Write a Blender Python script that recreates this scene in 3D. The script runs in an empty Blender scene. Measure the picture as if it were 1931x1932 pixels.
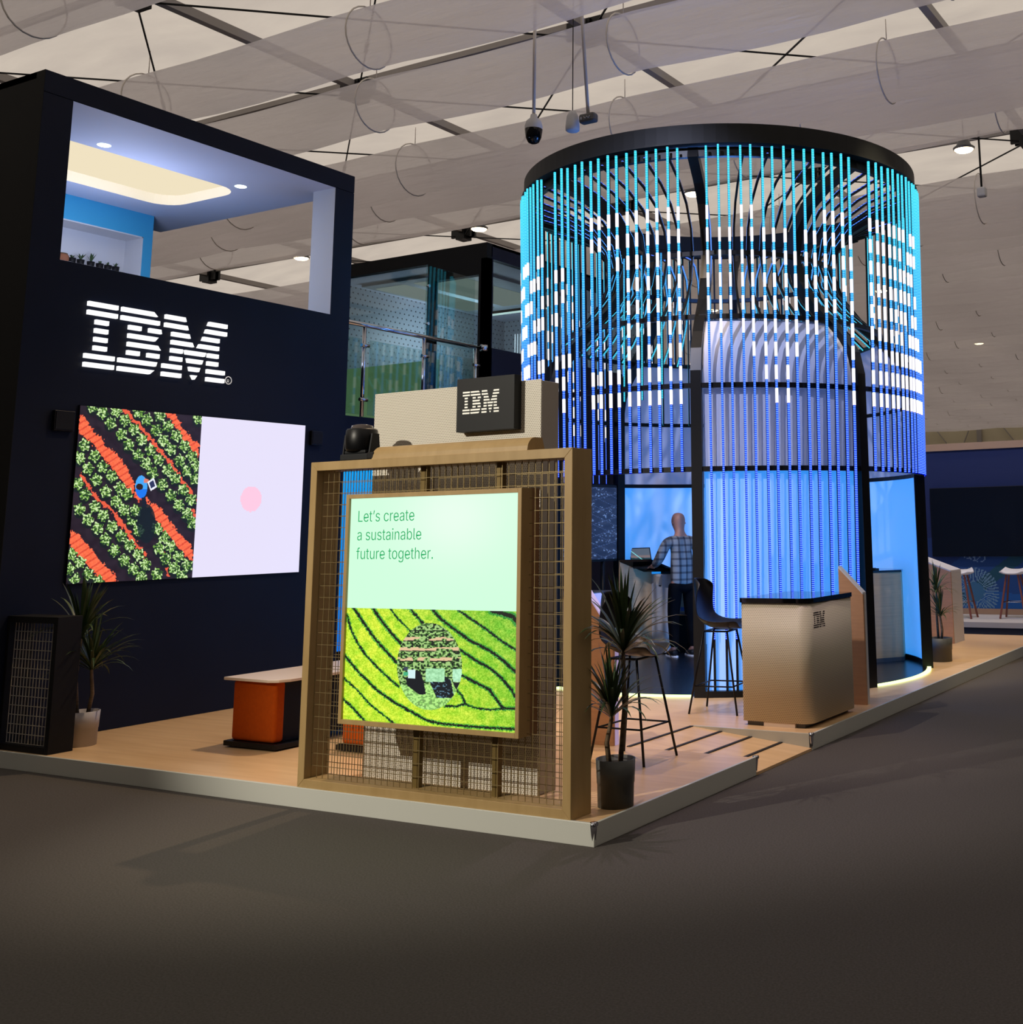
import bpy, math, random
import numpy as np
from mathutils import Vector, Matrix
random.seed(7); RNG = np.random.RandomState(11)
S = bpy.context.scene
COL = S.collection
PI = math.pi
HP = 0.119            # top of the raised floor
def R(d): return math.radians(d)
# ---------------------------------------------------------------- materials
def lin(c):
    c = c / 255.0
    return c / 12.92 if c <= 0.04045 else ((c + 0.055) / 1.055) ** 2.4
def rgb(t): return (lin(t[0]), lin(t[1]), lin(t[2]), 1.0)
def mat(name, col, rough=0.6, metal=0.0, emit=None, es=1.0, spec=0.5):
    m = bpy.data.materials.new(name); m.use_nodes = True
    b = m.node_tree.nodes['Principled BSDF']
    b.inputs['Base Color'].default_value = rgb(col)
    b.inputs['Roughness'].default_value = rough
    b.inputs['Metallic'].default_value = metal
    b.inputs['Specular IOR Level'].default_value = spec
    if emit:
        b.inputs['Emission Color'].default_value = rgb(emit)
        b.inputs['Emission Strength'].default_value = es
    return m
def nodes(m): return m.node_tree.nodes, m.node_tree.links, m.node_tree.nodes['Principled BSDF']
def emis(name, col, st):
    m = bpy.data.materials.new(name); m.use_nodes = True
    n = m.node_tree.nodes; n.clear()
    e = n.new('ShaderNodeEmission'); o = n.new('ShaderNodeOutputMaterial')
    e.inputs[0].default_value = rgb(col); e.inputs[1].default_value = st
    m.node_tree.links.new(e.outputs[0], o.inputs[0]); return m
def ramp(n, stops):
    r = n.new('ShaderNodeValToRGB'); el = r.color_ramp.elements
    while len(el) > 1: el.remove(el[-1])
    el[0].position = stops[0][0]; el[0].color = rgb(stops[0][1])
    for p, c in stops[1:]:
        e = el.new(p); e.color = rgb(c)
    return r
def noisy(name, c1, c2, scale=(1, 1, 1), sc=5.0, rough=0.6, bump=0.0, detail=4, metal=0, spec=0.5, bd=0.02):
    m = mat(name, c1, rough, metal, spec=spec); n, l, b = nodes(m)
    tc = n.new('ShaderNodeNewGeometry'); mp = n.new('ShaderNodeMapping'); mp.inputs['Scale'].default_value = scale
    l.new(tc.outputs['Position'], mp.inputs[0])
    t = n.new('ShaderNodeTexNoise'); t.inputs['Scale'].default_value = sc; t.inputs['Detail'].default_value = detail
    l.new(mp.outputs[0], t.inputs['Vector'])
    r = ramp(n, [(0.3, c1), (0.7, c2)]); l.new(t.outputs[0], r.inputs[0]); l.new(r.outputs[0], b.inputs['Base Color'])
    if bump:
        bp = n.new('ShaderNodeBump'); bp.inputs['Strength'].default_value = bump; bp.inputs['Distance'].default_value = bd
        l.new(t.outputs[0], bp.inputs['Height']); l.new(bp.outputs[0], b.inputs['Normal'])
    return m
def perforated(name, base, hole, pitch, axes=('X', 'Z'), rad=0.3, rough=0.45):
    """sheet with a staggered grid of small round holes, drawn in metres"""
    m = mat(name, base, rough); n, l, b = nodes(m)
    g = n.new('ShaderNodeNewGeometry'); s = n.new('ShaderNodeSeparateXYZ'); l.new(g.outputs['Position'], s.inputs[0])
    def mth(op, a, bb=None, c=None):
        k = n.new('ShaderNodeMath'); k.operation = op
        for i, v in enumerate((a, bb, c)):
            if v is None: continue
            if isinstance(v, (int, float)): k.inputs[i].default_value = v
            else: l.new(v, k.inputs[i])
        return k.outputs[0]
    if axes[0] == 'XY': u = mth('ADD', s.outputs['X'], s.outputs['Y'])
    else: u = s.outputs[axes[0]]
    v = mth('DIVIDE', s.outputs[axes[1]], pitch * 0.8)
    row = mth('FLOOR', v); odd = mth('MULTIPLY', mth('MODULO', row, 2.0), 0.5)
    uu = mth('ADD', mth('DIVIDE', u, pitch), odd)
    fu = mth('SUBTRACT', mth('FRACT', uu), 0.5); fv = mth('SUBTRACT', mth('FRACT', v), 0.5)
    d = mth('SQRT', mth('ADD', mth('MULTIPLY', fu, fu), mth('MULTIPLY', fv, fv)))
    k = mth('LESS_THAN', d, rad)
    mx = n.new('ShaderNodeMix'); mx.data_type = 'RGBA'
    mx.inputs[6].default_value = rgb(base); mx.inputs[7].default_value = rgb(hole)
    l.new(k, mx.inputs[0]); l.new(mx.outputs[2], b.inputs['Base Color']); return m
def wood(name, c1, c2, scale, rough=0.45):
    return noisy(name, c1, c2, scale, 3.0, rough, 0.0, 6)
def thin_glass(name, tint=(225, 240, 240), refl=0.12, rough=0.02):
    m = bpy.data.materials.new(name); m.use_nodes = True
    n = m.node_tree.nodes; l = m.node_tree.links; n.clear()
    o = n.new('ShaderNodeOutputMaterial'); t = n.new('ShaderNodeBsdfTransparent'); g = n.new('ShaderNodeBsdfGlossy')
    t.inputs[0].default_value = rgb(tint); g.inputs['Roughness'].default_value = rough
    mx = n.new('ShaderNodeMixShader'); f0 = n.new('ShaderNodeLayerWeight'); f = n.new('ShaderNodeMath'); f.operation = 'POWER'; f.inputs[1].default_value = 4.0; l.new(f0.outputs['Facing'], f.inputs[0])
    a = n.new('ShaderNodeMath'); a.operation = 'ADD'; a.inputs[1].default_value = refl; l.new(f.outputs[0], a.inputs[0])
    l.new(a.outputs[0], mx.inputs[0]); l.new(t.outputs[0], mx.inputs[1]); l.new(g.outputs[0], mx.inputs[2]); l.new(mx.outputs[0], o.inputs[0])
    return m
M = {}
M['carpet'] = noisy('carpet', (76, 72, 69), (88, 84, 81), (1, 1, 1), 90, 0.95, 0.08, 2, spec=0.1, bd=0.004)
M['deck'] = noisy('deck_wood', (228, 192, 146), (212, 174, 126), (0.9, 9, 1), 1.6, 0.33, 0, 6)
M['trim'] = mat('white_trim', (196, 198, 190), 0.4)
M['rubber'] = mat('black_rubber', (22, 20, 24), 0.7)
M['gold'] = noisy('pale_oak', (174, 146, 98), (162, 134, 86), (1, 1, 0.2), 14, 0.5)
M['gold_inner'] = noisy('oak_veneer', (150, 112, 76), (132, 98, 66), (1, 1, 0.2), 10, 0.55)
M['wire'] = mat('brass_wire', (150, 132, 92), 0.4, 0.6)
M['darkwire'] = mat('steel_wire', (176, 168, 150), 0.5, 0.1)
M['black'] = mat('black_metal', (7, 8, 11), 0.4, spec=.3)
M['softblack'] = mat('soft_black', (13, 13, 15), 0.6, spec=.25)
M['charcoal'] = mat('charcoal_panel', (19, 22, 25), 0.55, spec=.3)
M['navy'] = noisy('navy_paint', (11, 17, 36), (13, 20, 41), (1, 1, 1), 2, 0.55, spec=0.2)
M['darkside'] = mat('dark_side', (26, 26, 26), 0.7, spec=0.15)
M['white'] = mat('white_paint', (205, 206, 210), 0.6)
M['lilac'] = mat('pale_ceiling_paint', (196, 202, 222), 0.7)
M['perf'] = perforated('perforated_white', (222, 217, 204), (120, 113, 98), 0.0145, ('X', 'Z'), 0.27)
M['perf_counter'] = perforated('woven_white', (216, 208, 186), (158, 148, 126), 0.017, ('XY', 'Z'), 0.3)
M['perf_side'] = mat('warm_white', (176, 168, 158), 0.5)
M['skyblue'] = mat('sky_blue_wall', (56, 160, 205), 0.6)
M['orange'] = noisy('orange_fabric', (178, 76, 14), (168, 70, 12), (1, 1, 1), 40, 0.85, spec=0.1)
M['tabletop'] = mat('cream_laminate', (232, 214, 196), 0.35)
M['laminate'] = noisy('light_wood_laminate', (206, 172, 128), (190, 158, 118), (0.5, 0.5, 14), 5, 0.45)
M['lectern'] = noisy('peach_wood', (196, 148, 108), (184, 138, 100), (1, 1, 8), 5, 0.5)
M['glassblack'] = mat('black_glass', (8, 10, 14), 0.06)
M['pot'] = mat('grey_pot', (84, 86, 84), 0.55)
M['potwhite'] = mat('white_pot', (168, 164, 168), 0.55)
M['soil'] = noisy('soil', (44, 34, 26), (26, 20, 16), (1, 1, 1), 60, 0.95)
M['bark'] = noisy('plant_stem', (120, 98, 72), (84, 70, 52), (1, 1, 6), 12, 0.8)
M['leaf'] = noisy('dark_leaf', (38, 60, 30), (62, 82, 44), (1, 1, 1), 8, 0.36)
M['chrome'] = mat('chrome', (190, 192, 200), 0.12, 1.0)
M['steelgrey'] = mat('grey_metal', (92, 92, 94), 0.45, 0.4)
M['tent'] = noisy('tent_fabric', (198, 194, 188), (184, 180, 176), (0.5, 1.4, 1), 1.2, 0.6, 0.6, 5, bd=0.12)
def tent_mat(m):
    n, l, b = nodes(m); tl = n.new('ShaderNodeBsdfTranslucent'); mx = n.new('ShaderNodeMixShader'); mx.inputs[0].default_value = 0.85; out = n['Material Output']
    src = b.inputs['Base Color'].links[0].from_socket; l.new(src, tl.inputs[0]); l.new(b.inputs['Normal'].links[0].from_socket, tl.inputs['Normal'])
    l.new(b.outputs[0], mx.inputs[1]); l.new(tl.outputs[0], mx.inputs[2]); l.new(mx.outputs[0], out.inputs[0])
tent_mat(M['tent'])
M['endwall'] = mat('end_wall_panel', (196, 186, 158), 0.8)  # tan holds the warm light of the far end of the hall
M['hallwall'] = mat('hall_wall', (112, 108, 104), 0.8)
M['beamgrey'] = mat('aluminium_beam', (150, 144, 140), 0.5)
M['strap'] = mat('duct_strap', (214, 208, 200), 0.6)
M['legwood'] = mat('walnut_leg', (124, 66, 44), 0.5)
M['stoolwhite'] = mat('white_shell', (226, 226, 228), 0.35)
M['glass'] = thin_glass('clear_glass', (232, 242, 240), 0.035)
M['pane'] = thin_glass('window_pane', (200, 214, 216), 0.05)
M['led_white'] = emis('lit_white', (255, 255, 255), 1.15)
M['led_dash'] = emis('white_led', (246, 244, 255), 1.25)
M['lamp'] = emis('lamp_disc', (255, 226, 178), 14.0)
M['down'] = emis('downlight', (236, 255, 240), 6.0)
M['cove'] = emis('lit_cove_top', (255, 240, 206), 0.88)
M['floorled'] = emis('floor_led', (228, 255, 170), 2.2)
M['tube'] = emis('pendant_light', (240, 252, 244), 1.6)
M['lavlight'] = mat('lavender_edge', (196, 186, 230), 0.4, emit=(188, 176, 236), es=0.35)
M['blueled'] = emis('blue_led', (70, 70, 255), 2.0)

# clear plastic ducts: part see-through, part milky, glossy
def duct_mat():
    m = bpy.data.materials.new('clear_plastic_duct'); m.use_nodes = True
    n, l, b = nodes(m)
    b.inputs['Base Color'].default_value = rgb((206, 200, 202)); b.inputs['Roughness'].default_value = 0.16
    g = n.new('ShaderNodeNewGeometry'); mp = n.new('ShaderNodeMapping'); mp.inputs['Scale'].default_value = (0.35, 3, 3)
    t = n.new('ShaderNodeTexNoise'); t.inputs['Scale'].default_value = 3.0; t.inputs['Detail'].default_value = 5
    l.new(g.outputs['Position'], mp.inputs[0]); l.new(mp.outputs[0], t.inputs[0])
    bp = n.new('ShaderNodeBump'); bp.inputs['Strength'].default_value = 0.7; bp.inputs['Distance'].default_value = 0.05
    l.new(t.outputs[0], bp.inputs['Height']); l.new(bp.outputs[0], b.inputs['Normal'])
    tr = n.new('ShaderNodeBsdfTransparent'); mx = n.new('ShaderNodeMixShader'); mx.inputs[0].default_value = 0.66
    out = n['Material Output']
    m2 = n.new('ShaderNodeMixShader'); m2.inputs[0].default_value = 0.8; tl = n.new('ShaderNodeBsdfTranslucent'); tl.inputs[0].default_value = rgb((246, 242, 244)); l.new(bp.outputs[0], tl.inputs['Normal'])
    l.new(b.outputs[0], m2.inputs[1]); l.new(tl.outputs[0], m2.inputs[2])
    l.new(tr.outputs[0], mx.inputs[1]); l.new(m2.outputs[0], mx.inputs[2]); l.new(mx.outputs[0], out.inputs[0])
    return m
M['duct'] = duct_mat()

# LED tape: colour runs with height, single diodes visible as dots
def led_tape(name, stops, z0, z1, pitch, st):
    m = bpy.data.materials.new(name); m.use_nodes = True
    n = m.node_tree.nodes; l = m.node_tree.links; n.clear()
    o = n.new('ShaderNodeOutputMaterial'); e = n.new('ShaderNodeEmission')
    g = n.new('ShaderNodeNewGeometry'); s = n.new('ShaderNodeSeparateXYZ'); l.new(g.outputs['Position'], s.inputs[0])
    mr = n.new('ShaderNodeMapRange'); mr.inputs[1].default_value = z0; mr.inputs[2].default_value = z1
    l.new(s.outputs['Z'], mr.inputs[0]); r = ramp(n, stops); l.new(mr.outputs[0], r.inputs[0])
    d = n.new('ShaderNodeMath'); d.operation = 'DIVIDE'; d.inputs[1].default_value = pitch; l.new(s.outputs['Z'], d.inputs[0])
    f = n.new('ShaderNodeMath'); f.operation = 'FRACT'; l.new(d.outputs[0], f.inputs[0])
    k = n.new('ShaderNodeMath'); k.operation = 'LESS_THAN'; k.inputs[1].default_value = 0.42; l.new(f.outputs[0], k.inputs[0])
    mx = n.new('ShaderNodeMix'); mx.data_type = 'RGBA'; mx.blend_type = 'ADD'; mx.inputs[7].default_value = (0.20, 0.44, 0.55, 1)
    l.new(k.outputs[0], mx.inputs[0]); l.new(r.outputs[0], mx.inputs[6]); l.new(mx.outputs[2], e.inputs[0])
    e.inputs[1].default_value = st; l.new(e.outputs[0], o.inputs[0]); return m
M['tape'] = led_tape('led_tape', [(0.0, (4, 22, 225)), (0.3, (4, 26, 228)), (0.5, (6, 60, 230)), (0.68, (0, 140, 235)), (1.0, (0, 186, 214))], 1.2, 5.6, 0.0185, 1.25)
M['tape_in'] = led_tape('inner_led_tape', [(0.0, (0, 190, 220)), (0.5, (10, 150, 240)), (1.0, (50, 70, 250))], 3.9, 5.6, 0.0185, 0.85)

def panel_mat(name, base, glow, gs):
    m = bpy.data.materials.new(name); m.use_nodes = True
    n, l, b = nodes(m)
    b.inputs['Base Color'].default_value = rgb(base); b.inputs['Roughness'].default_value = 0.7
    if gs: b.inputs['Emission Color'].default_value = rgb(glow); b.inputs['Emission Strength'].default_value = gs
    tl = n.new('ShaderNodeBsdfTranslucent'); tl.inputs[0].default_value = rgb(base)
    mx = n.new('ShaderNodeMixShader'); mx.inputs[0].default_value = 0.3; out = n['Material Output']
    l.new(b.outputs[0], mx.inputs[1]); l.new(tl.outputs[0], mx.inputs[2]); l.new(mx.outputs[0], out.inputs[0]); return m
M['screenfab'] = panel_mat('white_fabric', (214, 218, 236), None, 0)
M['glowfab'] = panel_mat('blue_lit_fabric', (200, 212, 232), (8, 150, 255), 0.98)  # blue light on the lower fabric is put in as even emission

def attr_mat(name, emission, st=1.0):
    m = bpy.data.materials.new(name); m.use_nodes = True
    n, l, b = nodes(m); a = n.new('ShaderNodeAttribute'); a.attribute_name = 'Col'
    if emission:
        l.new(a.outputs['Color'], b.inputs['Emission Color']); b.inputs['Emission Strength'].default_value = st
        b.inputs['Base Color'].default_value = (0.005, 0.005, 0.005, 1); b.inputs['Roughness'].default_value = 0.4
    else:
        l.new(a.outputs['Color'], b.inputs['Base Color']); b.inputs['Roughness'].default_value = 0.7
    return m
M['picture'] = attr_mat('screen_picture', True, 1.0)
M['mural'] = attr_mat('printed_mural', False)
# ---------------------------------------------------------------- mesh helper
class MB:
    def __init__(s): s.v = []; s.f = []; s.mi = []; s.sm = []
    def add(s, vs, fs, mi=0, smooth=False):
        o = len(s.v); s.v += [tuple(v) for v in vs]
        for f in fs: s.f.append(tuple(i + o for i in f)); s.mi.append(mi); s.sm.append(smooth)
    def box(s, x0, x1, y0, y1, z0, z1, mi=0):
        x0, x1 = min(x0, x1), max(x0, x1); y0, y1 = min(y0, y1), max(y0, y1); z0, z1 = min(z0, z1), max(z0, z1)
        s.add([(x0, y0, z0), (x1, y0, z0), (x1, y1, z0), (x0, y1, z0), (x0, y0, z1), (x1, y0, z1), (x1, y1, z1), (x0, y1, z1)],
              [(0, 3, 2, 1), (4, 5, 6, 7), (0, 1, 5, 4), (1, 2, 6, 5), (2, 3, 7, 6), (3, 0, 4, 7)], mi)
    def prism(s, poly, d, mi=0, smooth=False):
        """poly: list of 3-D points (planar), d: extrusion vector"""
        n = len(poly); P = [Vector(p) for p in poly]; d = Vector(d)
        s.add(P + [p + d for p in P], [tuple(range(n))[::-1], tuple(range(n, 2 * n))], mi, False)
        o = len(s.v) - 2 * n
        for i in range(n):
            j = (i + 1) % n; s.f.append((o + i, o + j, o + n + j, o + n + i)); s.mi.append(mi); s.sm.append(smooth)
    def tube(s, pts, r, n=8, mi=0, caps=True, smooth=True):
        P = [Vector(p) for p in pts]; k = len(P); rr = r if isinstance(r, (list, tuple)) else [r] * k
        vs = []; up = None
        for i, p in enumerate(P):
            t = (P[min(i + 1, k - 1)] - P[max(i - 1, 0)]).normalized()
            if up is None: up = Vector((0, 0, 1)) if abs(t.z) < 0.9 else Vector((1, 0, 0))
            a = t.cross(up).normalized(); b = a.cross(t).normalized(); up = b
            for q in range(n):
                w = 2 * PI * q / n; vs.append(p + rr[i] * (math.cos(w) * a + math.sin(w) * b))
        fs = [(i * n + q, i * n + (q + 1) % n, (i + 1) * n + (q + 1) % n, (i + 1) * n + q) for i in range(k - 1) for q in range(n)]
        s.add(vs, fs, mi, smooth)
        if caps: s.f.append(tuple(len(s.v) - k * n + q for q in range(n))[::-1]); s.mi.append(mi); s.sm.append(False); s.f.append(tuple(len(s.v) - n + q for q in range(n))); s.mi.append(mi); s.sm.append(False)
    def lathe(s, cx, cy, prof, n=32, mi=0, smooth=True, close=False):
        vs = [(cx + r * math.cos(2 * PI * q / n), cy + r * math.sin(2 * PI * q / n), z) for r, z in prof for q in range(n)]
        fs = [(i * n + q, i * n + (q + 1) % n, (i + 1) * n + (q + 1) % n, (i + 1) * n + q) for i in range(len(prof) - 1) for q in range(n)]
        s.add(vs, fs, mi, smooth)
    def bar(s, p0, p1, w, h, mi=0):
        p0 = Vector(p0); p1 = Vector(p1); t = (p1 - p0).normalized(); up = Vector((0, 0, 1)) if abs(t.z) < 0.9 else Vector((1, 0, 0))
        a = t.cross(up).normalized() * w / 2; b = a.cross(t).normalized() * h / 2
        s.add([p0 - a - b, p0 + a - b, p0 + a + b, p0 - a + b, p1 - a - b, p1 + a - b, p1 + a + b, p1 - a + b],
              [(0, 3, 2, 1), (4, 5, 6, 7), (0, 1, 5, 4), (1, 2, 6, 5), (2, 3, 7, 6), (3, 0, 4, 7)], mi)
    def build(s, name, mats, parent=None, bevel=0.0, seg=2):
        me = bpy.data.meshes.new(name)
        off = Vector((0, 0, 0)); q = parent
        while q is not None: off += q.location; q = q.parent
        me.from_pydata([tuple(Vector(v) - off) for v in s.v], [], s.f)
        if not isinstance(mats, (list, tuple)): mats = [mats]
        for m in mats: me.materials.append(m)
        me.polygons.foreach_set('material_index', s.mi); me.polygons.foreach_set('use_smooth', s.sm); me.update()
        o = bpy.data.objects.new(name, me); COL.objects.link(o)
        if parent is not None: o.parent = parent
        if bevel:
            b = o.modifiers.new('Bevel', 'BEVEL'); b.width = bevel; b.segments = seg; b.limit_method = 'ANGLE'; b.angle_limit = R(40)
        return o
def thing(name, label, cat, loc, group=None):
    o = bpy.data.objects.new(name, None); COL.objects.link(o); o.location = loc; o.empty_display_size = 0.1
    o['label'] = label; o['category'] = cat
    if group: o['group'] = group
    return o
def tag(o, label, cat, group=None):
    o['label'] = label; o['category'] = cat
    if group: o['group'] = group
    return o
def struct(name, mb, m): o = mb.build(name, m); o['kind'] = 'structure'; return o
def copy_tree(o, parent=None):
    c = o.copy(); COL.objects.link(c); c.parent = parent
    for ch in list(o.children): copy_tree(ch, c)
    return c
# ---------------------------------------------------------------- painted panels (pictures on flat screens and prints)
def homog(c):
    """unit square -> 4 corners (s,t) (0,0)=bottom left,(1,0)=br,(1,1)=tr,(0,1)=tl of the artwork's drawing coordinates"""
    A = []; b = []
    for (u, v), (x, y) in zip([(0, 0), (1, 0), (1, 1), (0, 1)], c):
        A.append([u, v, 1, 0, 0, 0, -x * u, -x * v]); b.append(x); A.append([0, 0, 0, u, v, 1, -y * u, -y * v]); b.append(y)
    h = np.linalg.solve(np.array(A, float), np.array(b, float)); return np.append(h, 1).reshape(3, 3)
def vnoise(x, y, seed=0):
    def h(a, b): 
        t = np.sin(a * 127.1 + b * 311.7 + seed * 74.7) * 43758.5453; return t - np.floor(t)
    xi = np.floor(x); yi = np.floor(y); fx = x - xi; fy = y - yi; fx = fx * fx * (3 - 2 * fx); fy = fy * fy * (3 - 2 * fy)
    return (h(xi, yi) * (1 - fx) + h(xi + 1, yi) * fx) * (1 - fy) + (h(xi, yi + 1) * (1 - fx) + h(xi + 1, yi + 1) * fx) * fy
def inpoly(X, Y, P):
    r = np.zeros(X.shape, bool); n = len(P)
    for i in range(n):
        x1, y1 = P[i]; x2, y2 = P[(i + 1) % n]
        c = ((y1 > Y) != (y2 > Y)) & (X < (x2 - x1) * (Y - y1) / (y2 - y1 + 1e-9) + x1); r ^= c
    return r
def linedist(X, Y, P):
    d = np.full(X.shape, 1e9)
    for (x1, y1), (x2, y2) in zip(P[:-1], P[1:]):
        L = (x2 - x1) ** 2 + (y2 - y1) ** 2; t = np.clip(((X - x1) * (x2 - x1) + (Y - y1) * (y2 - y1)) / L, 0, 1)
        d = np.minimum(d, np.hypot(X - x1 - t * (x2 - x1), Y - y1 - t * (y2 - y1)))
    return d
def painted(name, org, U, V, nx, ny, fn, m, parent=None):
    s, t = np.meshgrid((np.arange(nx) + 0.5) / nx, (np.arange(ny) + 0.5) / ny)
    C = fn(s, t)                                     # ny,nx,3 sRGB 0..255
    a = np.clip(C / 255.0, 0, 1); L = np.where(a <= 0.04045, a / 12.92, ((a + 0.055) / 1.055) ** 2.4)
    off = Vector((0, 0, 0)); q = parent
    while q is not None: off += q.location; q = q.parent
    org = Vector(org) - off; U = Vector(U); V = Vector(V)
    gs, gt = np.meshgrid(np.arange(nx + 1) / nx, np.arange(ny + 1) / ny)
    co = np.array(org)[None, None, :] + gs[..., None] * np.array(U) + gt[..., None] * np.array(V)
    nv = (nx + 1) * (ny + 1); i, j = np.meshgrid(np.arange(nx), np.arange(ny)); a0 = (j * (nx + 1) + i).ravel()
    quads = np.stack([a0, a0 + 1, a0 + nx + 2, a0 + nx + 1], 1).ravel()
    me = bpy.data.meshes.new(name); me.vertices.add(nv); me.vertices.foreach_set('co', co.reshape(-1).astype(np.float32))
    nf = nx * ny; me.loops.add(nf * 4); me.loops.foreach_set('vertex_index', quads.astype(np.int32))
    me.polygons.add(nf); me.polygons.foreach_set('loop_start', (np.arange(nf) * 4).astype(np.int32)); me.polygons.foreach_set('loop_total', np.full(nf, 4, np.int32))
    me.update(); at = me.color_attributes.new('Col', 'FLOAT_COLOR', 'CORNER')
    cc = np.concatenate([L.reshape(-1, 3), np.ones((nf, 1))], 1).repeat(4, 0); at.data.foreach_set('color', cc.reshape(-1).astype(np.float32))
    me.materials.append(m); o = bpy.data.objects.new(name, me); COL.objects.link(o)
    if parent is not None: o.parent = parent
    return o
# ---------------------------------------------------------------- lettering
LOGO = {1: [(0, 194), (222, 440), (528, 671), (857, 1000)], 2: [(0, 194), (222, 487), (528, 690), (838, 1000)],
        3: [(55, 139), (277, 361), (417, 500), (583, 709), (819, 944)], 4: [(55, 139), (277, 484), (583, 735), (792, 944)],
        5: [(55, 139), (277, 484), (583, 667), (684, 844), (861, 944)], 6: [(55, 139), (277, 361), (417, 500), (583, 667), (703, 825), (861, 944)],
        7: [(0, 194), (222, 487), (528, 667), (722, 806), (861, 1000)], 8: [(0, 194), (222, 440), (528, 667), (742, 786), (861, 1000)]}
SL = {(1, 528): (0, 10), (2, 528): (0, 10), (3, 583): (0, 10), (4, 583): (0, 14), (1, 857): (-10, 0), (2, 838): (-10, 0), (3, 819): (-10, 0), (4, 792): (-14, 0),
      (5, 684): (8, -8), (6, 703): (8, -8), (7, 722): (8, -8), (8, 742): (18, -18), (1, 222): (0, 30), (3, 417): (0, 6), (4, 277): (0, -22), (5, 277): (0, 22), (7, 222): (0, -8), (8, 222): (0, -30)}
def logo(mb, org, U, V, D, mi=0):
    """striped wordmark; U along width, V up (full height), D extrusion"""
    org = Vector(org); U = Vector(U); V = Vector(V)
    for row, runs in LOGO.items():
        t1 = 1 - (row - 1) * 53.4 / 401; t0 = t1 - 27.5 / 401
        for a, b in runs:
            da, db = SL.get((row, a), (0, 0))
            a1, b1, a0, b0 = a, b, a + da, b + db
            if a == 222 and row in (8,): b1, b0 = b + 30, b
            p = [org + U * (x / 1000) + V * t for x, t in ((a0, t0), (b0, t0), (b1, t1), (a1, t1))]
            mb.prism(p, D, mi)
FONT = None
try:
    import os
    FONT = bpy.data.fonts.load(os.path.join(bpy.utils.system_resource('DATAFILES'), 'fonts', 'Inter.woff2'))
except Exception: FONT = None
def text_mesh(name, txt, size, m, parent, origin, U, V, ext=0.001, sx=1.0, thin=0.0):
    cu = bpy.data.curves.new(name, 'FONT'); cu.body = txt; cu.font = FONT if FONT else cu.font; cu.size = size; cu.extrude = ext; cu.resolution_u = 3; cu.offset = thin; cu.space_line = 1.0
    ob = bpy.data.objects.new(name + '_tmp', cu); COL.objects.link(ob)
    bpy.context.view_layer.update()
    me = bpy.data.meshes.new_from_object(ob.evaluated_get(bpy.context.evaluated_depsgraph_get())); bpy.data.objects.remove(ob)
    off = Vector((0, 0, 0)); q = parent
    while q is not None: off += q.location; q = q.parent
    U = Vector(U).normalized(); V = Vector(V).normalized(); N = U.cross(V)
    for v in me.vertices: v.co = Vector(origin) - off + U * v.co.x * sx + V * v.co.y + N * v.co.z
    me.materials.clear(); me.materials.append(m); o = bpy.data.objects.new(name, me); COL.objects.link(o); o.parent = parent; return o

# ================================================================ CAMERA
f_px, PX, PY = 2162.3, 1362.7, 614.9
cam = bpy.data.cameras.new('camera'); co = bpy.data.objects.new('camera', cam); COL.objects.link(co)
cam.sensor_fit = 'HORIZONTAL'; cam.sensor_width = 36; cam.lens = f_px / 1931 * 36
cam.shift_x = 0.5 - PX / 1931; cam.shift_y = (PY - 966) / 1931; cam.clip_end = 300
w, p, r = R(27.647), R(10.033), R(1.017)
Mx = Matrix.Rotation(w, 3, 'Z') @ Matrix.Rotation(p, 3, 'X') @ Matrix.Rotation(r, 3, 'Y')
ri, fw, up = Mx.col[0], Mx.col[1], Mx.col[2]
mm = Matrix((ri, up, -fw)).transposed().to_4x4(); mm.translation = Vector((0, 0, 1.72)); co.matrix_world = mm
S.camera = co
# ================================================================ SETTING
mb = MB(); mb.box(-37, 10, -4, 77, -0.1, 0.0); struct('floor', mb, M['carpet'])
# tent roof: sagging fabric bays between the beams
mb = MB(); XS = [-35.9 + 4.5 * i for i in range(11)]; YS = [-3.5 + 3.95 * i for i in range(21)]
for i in range(len(XS) - 1):
    for j in range(len(YS) - 1):
        n = 5; vs = []
        for b in range(n + 1):
            for a in range(n + 1):
                x = XS[i] + 4.5 * a / n; y = YS[j] + 3.95 * b / n
                vs.append((x, y, 9.02 + 0.28 * math.sin(PI * a / n) * math.sin(PI * b / n) ** 0.8))
        mb.add(vs, [(b * (n + 1) + a, (b + 1) * (n + 1) + a, (b + 1) * (n + 1) + a + 1, b * (n + 1) + a + 1) for b in range(n) for a in range(n)], 0, True)
struct('ceiling', mb, M['tent'])
mb = MB(); mb.box(-36, 9, 75.6, 75.8, 0, 9.1); mb.box(-36, 9, 75.4, 75.6, 6.9, 7.05, 1)
for k in range(12): mb.box(-34.0 + 4.5 * k, -33.7 + 4.5 * k, 75.3, 75.6, 0, 9.0, 1)
for k in range(9):
    x = -33.8 + 4.5 * k; mb.bar((x + 0.9, 75.4, 8.9), (x + 2.2, 75.4, 7.1), 0.06, 0.06, 1); mb.bar((x + 4.2, 75.4, 8.9), (x + 3.4, 75.4, 7.1), 0.06, 0.06, 1)
struct('wall_back', mb, [M['endwall'], M['beamgrey']])
for nm, bx in (('wall_right', (9.0, 9.2, -3.5, 75.6)), ('wall_left', (-36, -35.8, -3.5, 75.6)), ('wall_front', (-36, 9.2, -3.6, -3.4))):
    mb = MB(); mb.box(*bx, 0, 9.2); struct(nm, mb, M['hallwall'])
tn = 0
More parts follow.
